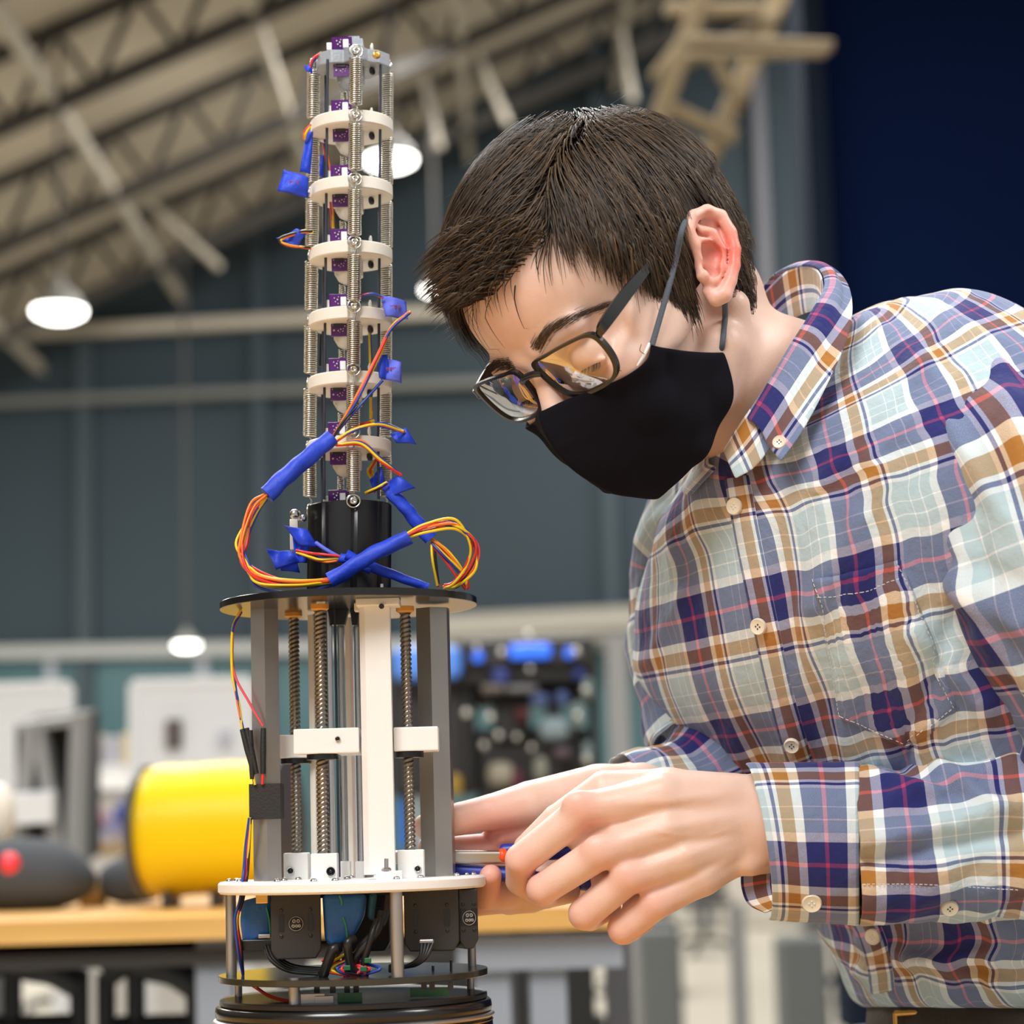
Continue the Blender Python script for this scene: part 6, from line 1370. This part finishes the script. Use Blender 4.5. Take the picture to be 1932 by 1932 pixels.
stitchline([(1628, 1668), (1750, 1668), (1925, 1678)], nbv, .0012)
A_ = cr([(1398, 1640, -40), (1399, 1675, -50), (1412, 1706, -62), (1445, 1722, -74)], 6); B_ = cr([(1462, 1630, -66), (1460, 1665, -76), (1464, 1692, -86), (1474, 1712, -96)], 6)
cloth('cuff', [[W(*(V3(a_) * (1 - t) + V3(b2) * t)) for t in (0, .25, .5, .75, 1)] for a_, b2 in zip(A_, B_)], [[(i * .03, t * .25 + .3) for t in (0, .25, .5, .75, 1)] for i in range(len(A_))], shirt, thick=.0018, sub=1, label='inner end of the near cuff, under the wrist')
b = MB(); rows = []; P0 = [];
for i in range(60):
    th_ = 2 * math.pi * i / 59; P0.append(W(1195 + 20 * math.cos(th_), 1492 - 70 * math.cos(th_), 200 - 62 * math.sin(th_)))

# ---- collar
FOLD = [(1432, 560, 285), (1452, 528, 255), (1487, 508, 200), (1539, 506, 110), (1556, 540, 30), (1530, 590, -30), (1492, 650, -62), (1446, 728, -84), (1408, 792, -92)]
OUTR = [(1450, 600, 330), (1480, 545, 300), (1530, 500, 220), (1578, 512, 120), (1606, 560, 20), (1602, 630, -70), (1565, 720, -130), (1515, 815, -170), (1474, 873, -186)]
fo = cr(FOLD, 7); ou = cr(OUTR, 7); rows = []; uv = []; acc = 0
for k in range(len(fo)):
    a, c = V3(fo[k]), V3(ou[k]); 
    if k: acc += (W(*ou[k]) - W(*ou[k - 1])).length
    r = []; ur = []; wd_ = (W(*a) - W(*c)).length
    for i in range(11):
        t = i / 10; p = a * (1 - t) + c * t; roll = math.sin(min(1, t * 1.6) * math.pi) * 16 + 3 * noise.noise(Vector((p[0] * .02, p[1] * .02, 2))); p = p + V3((.35 * roll, -.45 * roll, -.5 * roll)); w = W(*p)
        r.append(w); ur.append((.12 + t * wd_ / (PER * U), .15 + acc / (PER * U)))
    rows.append(r); uv.append(ur)
# pull the free edge onto the shirt front where it meets it
for k in range(len(rows)):
    x_, y_, z_ = PX(rows[k][10]); a, n = onshirt(x_, y_, .004)
    d0 = (rows[k][10] - CAM).length; d1 = (a - CAM).length
    if d1 < d0 + .004 and k > len(rows) // 2:
        for i in range(3, 11): rows[k][i] = rows[k][i] + (CAM - rows[k][i]).normalized() * max(0, d0 - d1) * ((i - 2) / 8)
collar = cloth('collar', rows, uv, shirt, thick=.0016, sub=1, label='button-down collar leaf, near side')
cv_ = np.array([[list(p) for p in r] for r in rows]).reshape(-1, 3); nr_ = len(rows); clbv = BVHTree.FromPolygons([tuple(v) for v in cv_], [(j * 11 + i, j * 11 + i + 1, (j + 1) * 11 + i + 1, (j + 1) * 11 + i) for j in range(nr_ - 1) for i in range(10)])
button(1473, 838, 13, clbv, .002)
# collar stand: inner band all round the neck
rows = []; uv = []; acc = 0; STT = [(1432, 560, 285), (1487, 508, 200), (1539, 506, 110), (1548, 560, 10), (1500, 640, -50), (1440, 735, -74), (1395, 800, -84), (1365, 850, -70)]
STB = [(1450, 640, 300), (1500, 600, 230), (1545, 590, 130), (1548, 640, 10), (1510, 740, -80), (1462, 830, -110), (1428, 880, -120), (1388, 905, -110)]
s1, s2 = cr(STT, 6), cr(STB, 6)
for k in range(len(s1)):
    if k: acc += (W(*s1[k]) - W(*s1[k - 1])).length
    r = []; ur = []
    for i in range(7): t = i / 6; p = V3(s1[k]) * (1 - t) + V3(s2[k]) * t; r.append(W(*p)); ur.append((.38 + t * .3, acc / (PER * U)))
    rows.append(r); uv.append(ur)
cloth('collar_stand', rows, uv, shirt, thick=.0014, sub=1)
# far side of the collar, seen under the chin
rows = []; uv = []; A_ = cr([(1432, 560, 285), (1400, 640, 300), (1370, 740, 240), (1350, 820, 120), (1335, 868, 30), (1352, 880, -20)], 6); B_ = cr([(1440, 640, 330), (1370, 720, 360), (1330, 820, 300), (1300, 890, 180), (1285, 925, 80), (1300, 935, 30)], 6); acc = 0
for k in range(len(A_)):
    if k: acc += (W(*A_[k]) - W(*A_[k - 1])).length
    r = []; ur = []
    for i in range(7): t = i / 6; p = V3(A_[k]) * (1 - t) + V3(B_[k]) * t; r.append(W(*p)); ur.append((.5 + t * .4, acc / (PER * U)))
    rows.append(r); uv.append(ur)
cloth('collar', rows, uv, shirt, thick=.0014, sub=1, label='far collar leaf, under the chin')
# ---- belt, jeans, shoes
M_belt = mat('dark_leather', (.03, .022, .016), .55, bump=.5, bscale=300); M_jean = mat('dark_denim', (.025, .035, .06), .85, bump=.4, bscale=900)
def ringrow(cx, cy, cz, a, b_, psi, n=64):
    ps = math.radians(psi); A = V3((a * math.cos(ps), 0, -a * math.sin(ps))); B = V3((-b_ * math.sin(ps), 0, -b_ * math.cos(ps))); return [W(*(V3((cx, cy, cz)) + A * math.sin(2 * math.pi * i / n) + B * math.cos(2 * math.pi * i / n))) for i in range(n)]
b = MB(); b.grid([ringrow(1990, 1888, 412, 470, 312, 67), ringrow(1990, 1900, 412, 485, 326, 67), ringrow(1990, 1985, 412, 492, 330, 67), ringrow(1990, 1996, 412, 470, 314, 67)], closed=True); b.build('belt', M_belt, person, label='dark leather belt')
bk = W(1690, 1950, 290); q = MB()
for (x0, y0, x1, y1) in ((1690, 1912, 1752, 1908), (1752, 1908, 1756, 1990), (1756, 1990, 1694, 1994), (1694, 1994, 1690, 1912)):
    q.cyl(W(x0, y0, 262 - (x0 - 1690) * 1.25), W(x1, y1, 262 - (x1 - 1690) * 1.25), 6 * U, 8)
q.build('belt_buckle', M_brass, person, label='brass belt buckle')
def hipring(cx, cz, z, rx, rz, n=48):
    c = W(cx, 1950, cz); return [Vector((c.x + math.cos(2 * math.pi * i / n) * rx, c.y + math.sin(2 * math.pi * i / n) * rz, z)) for i in range(n)]
zb = W(1990, 1990, 412).z; c = W(1990, 1990, 412); b = MB()
b.grid([ringrow(1990, 1975, 412, 480, 318, 67, 48), ringrow(1990, 2100, 430, 500, 350, 67, 48), ringrow(1990, 2240, 440, 470, 330, 67, 48), ringrow(1990, 2330, 440, 300, 220, 67, 48)], closed=True)
jn = b.build('jeans', M_jean, person, label='dark blue jeans')
for sx, dy in ((1, -.10), (-1, .10)):
    top = Vector((c.x + .03 * sx, c.y + dy * 1.0, zb - .10)); kn = top + Vector((-.03, dy * .3, -.38)); an = Vector((kn.x + .06, kn.y + dy * .2, .09)); b = MB()
    b.tube(cr([top + ZV * .10, (top + kn) / 2, kn, (kn + an) / 2, an], 5), [.125 - .07 * (i / 20) for i in range(21)], 20); b.build('trouser_leg', M_jean, jn)
    b = MB(); b.sphere(an + Vector((-.06, 0, -.045)), .06, 20, (2.1, .8, .72)); b.box(an + Vector((-.06, 0, -.077)), (.26, .09, .025), bev=.01); b.build('shoe', M_belt, person)
# ------------------------------------------------------------------ pliers
pl = empty('pliers', W(900, 1625, 30), 'long-nosed pliers with blue and orange handles gripped by both hands', 'pliers')
M_pb = mat('handle_blue', (.018, .035, .33), .4); M_po = mat('handle_orange', (.85, .09, .015), .35)
b = MB(); b.box(W(850, 1617, 22), (.085, .006, .0085), (RT, FW, UP), .0015); b.prism([W(720, 1606, 20), W(780, 1610, 20), W(780, 1628, 20), W(720, 1618, 20)], FW, .006); b.build('jaw', mat('plier_steel', (.42, .38, .34), .35, metal=1), pl)
b = MB(); b.tube(cr([W(938, 1617, 24), W(948, 1615, 24), W(958, 1612, 24)], 4), [9 * U, 10 * U, 12 * U, 14 * U, 15 * U, 15 * U, 14 * U, 13 * U, 12 * U], 14); b.build('collar', M_po, pl, label='orange handle collar')
b = MB(); b.tube(cr([W(944, 1606, 34), W(975, 1604, 30), W(1040, 1610, 10), W(1100, 1600, -5), W(1180, 1590, -15)], 6), [10 * U] + [13 * U] * 23 + [8 * U], 14); b.build('handle', M_pb, pl, label='upper blue handle')
b = MB(); b.tube(cr([W(790, 1630, 40), W(860, 1642, 34), W(950, 1650, 26), W(1050, 1662, 10), W(1150, 1670, -10)], 6), [10 * U] + [14 * U] * 23 + [8 * U], 14); b.build('handle', M_pb, pl, label='lower blue handle')
BASEZ = BASE_Z
tb = empty('robot_table', (-.45, 1.25, 0), 'oiled wooden workbench carrying the robot, just below the picture', 'table')
for k in range(14):
    b = MB(); b.box((-.47, .82 + k * .06, BASEZ - .02), (1.28, .0585, .04)); b.build('stave', M_wood, tb)
for sx in (-1.04, .10):
    for yy in (.9, 1.55):
        b = MB(); b.box((sx, yy, (BASEZ - .04) / 2), (.06, .06, BASEZ - .04), bev=.004); b.build('leg', M_greyst, tb)
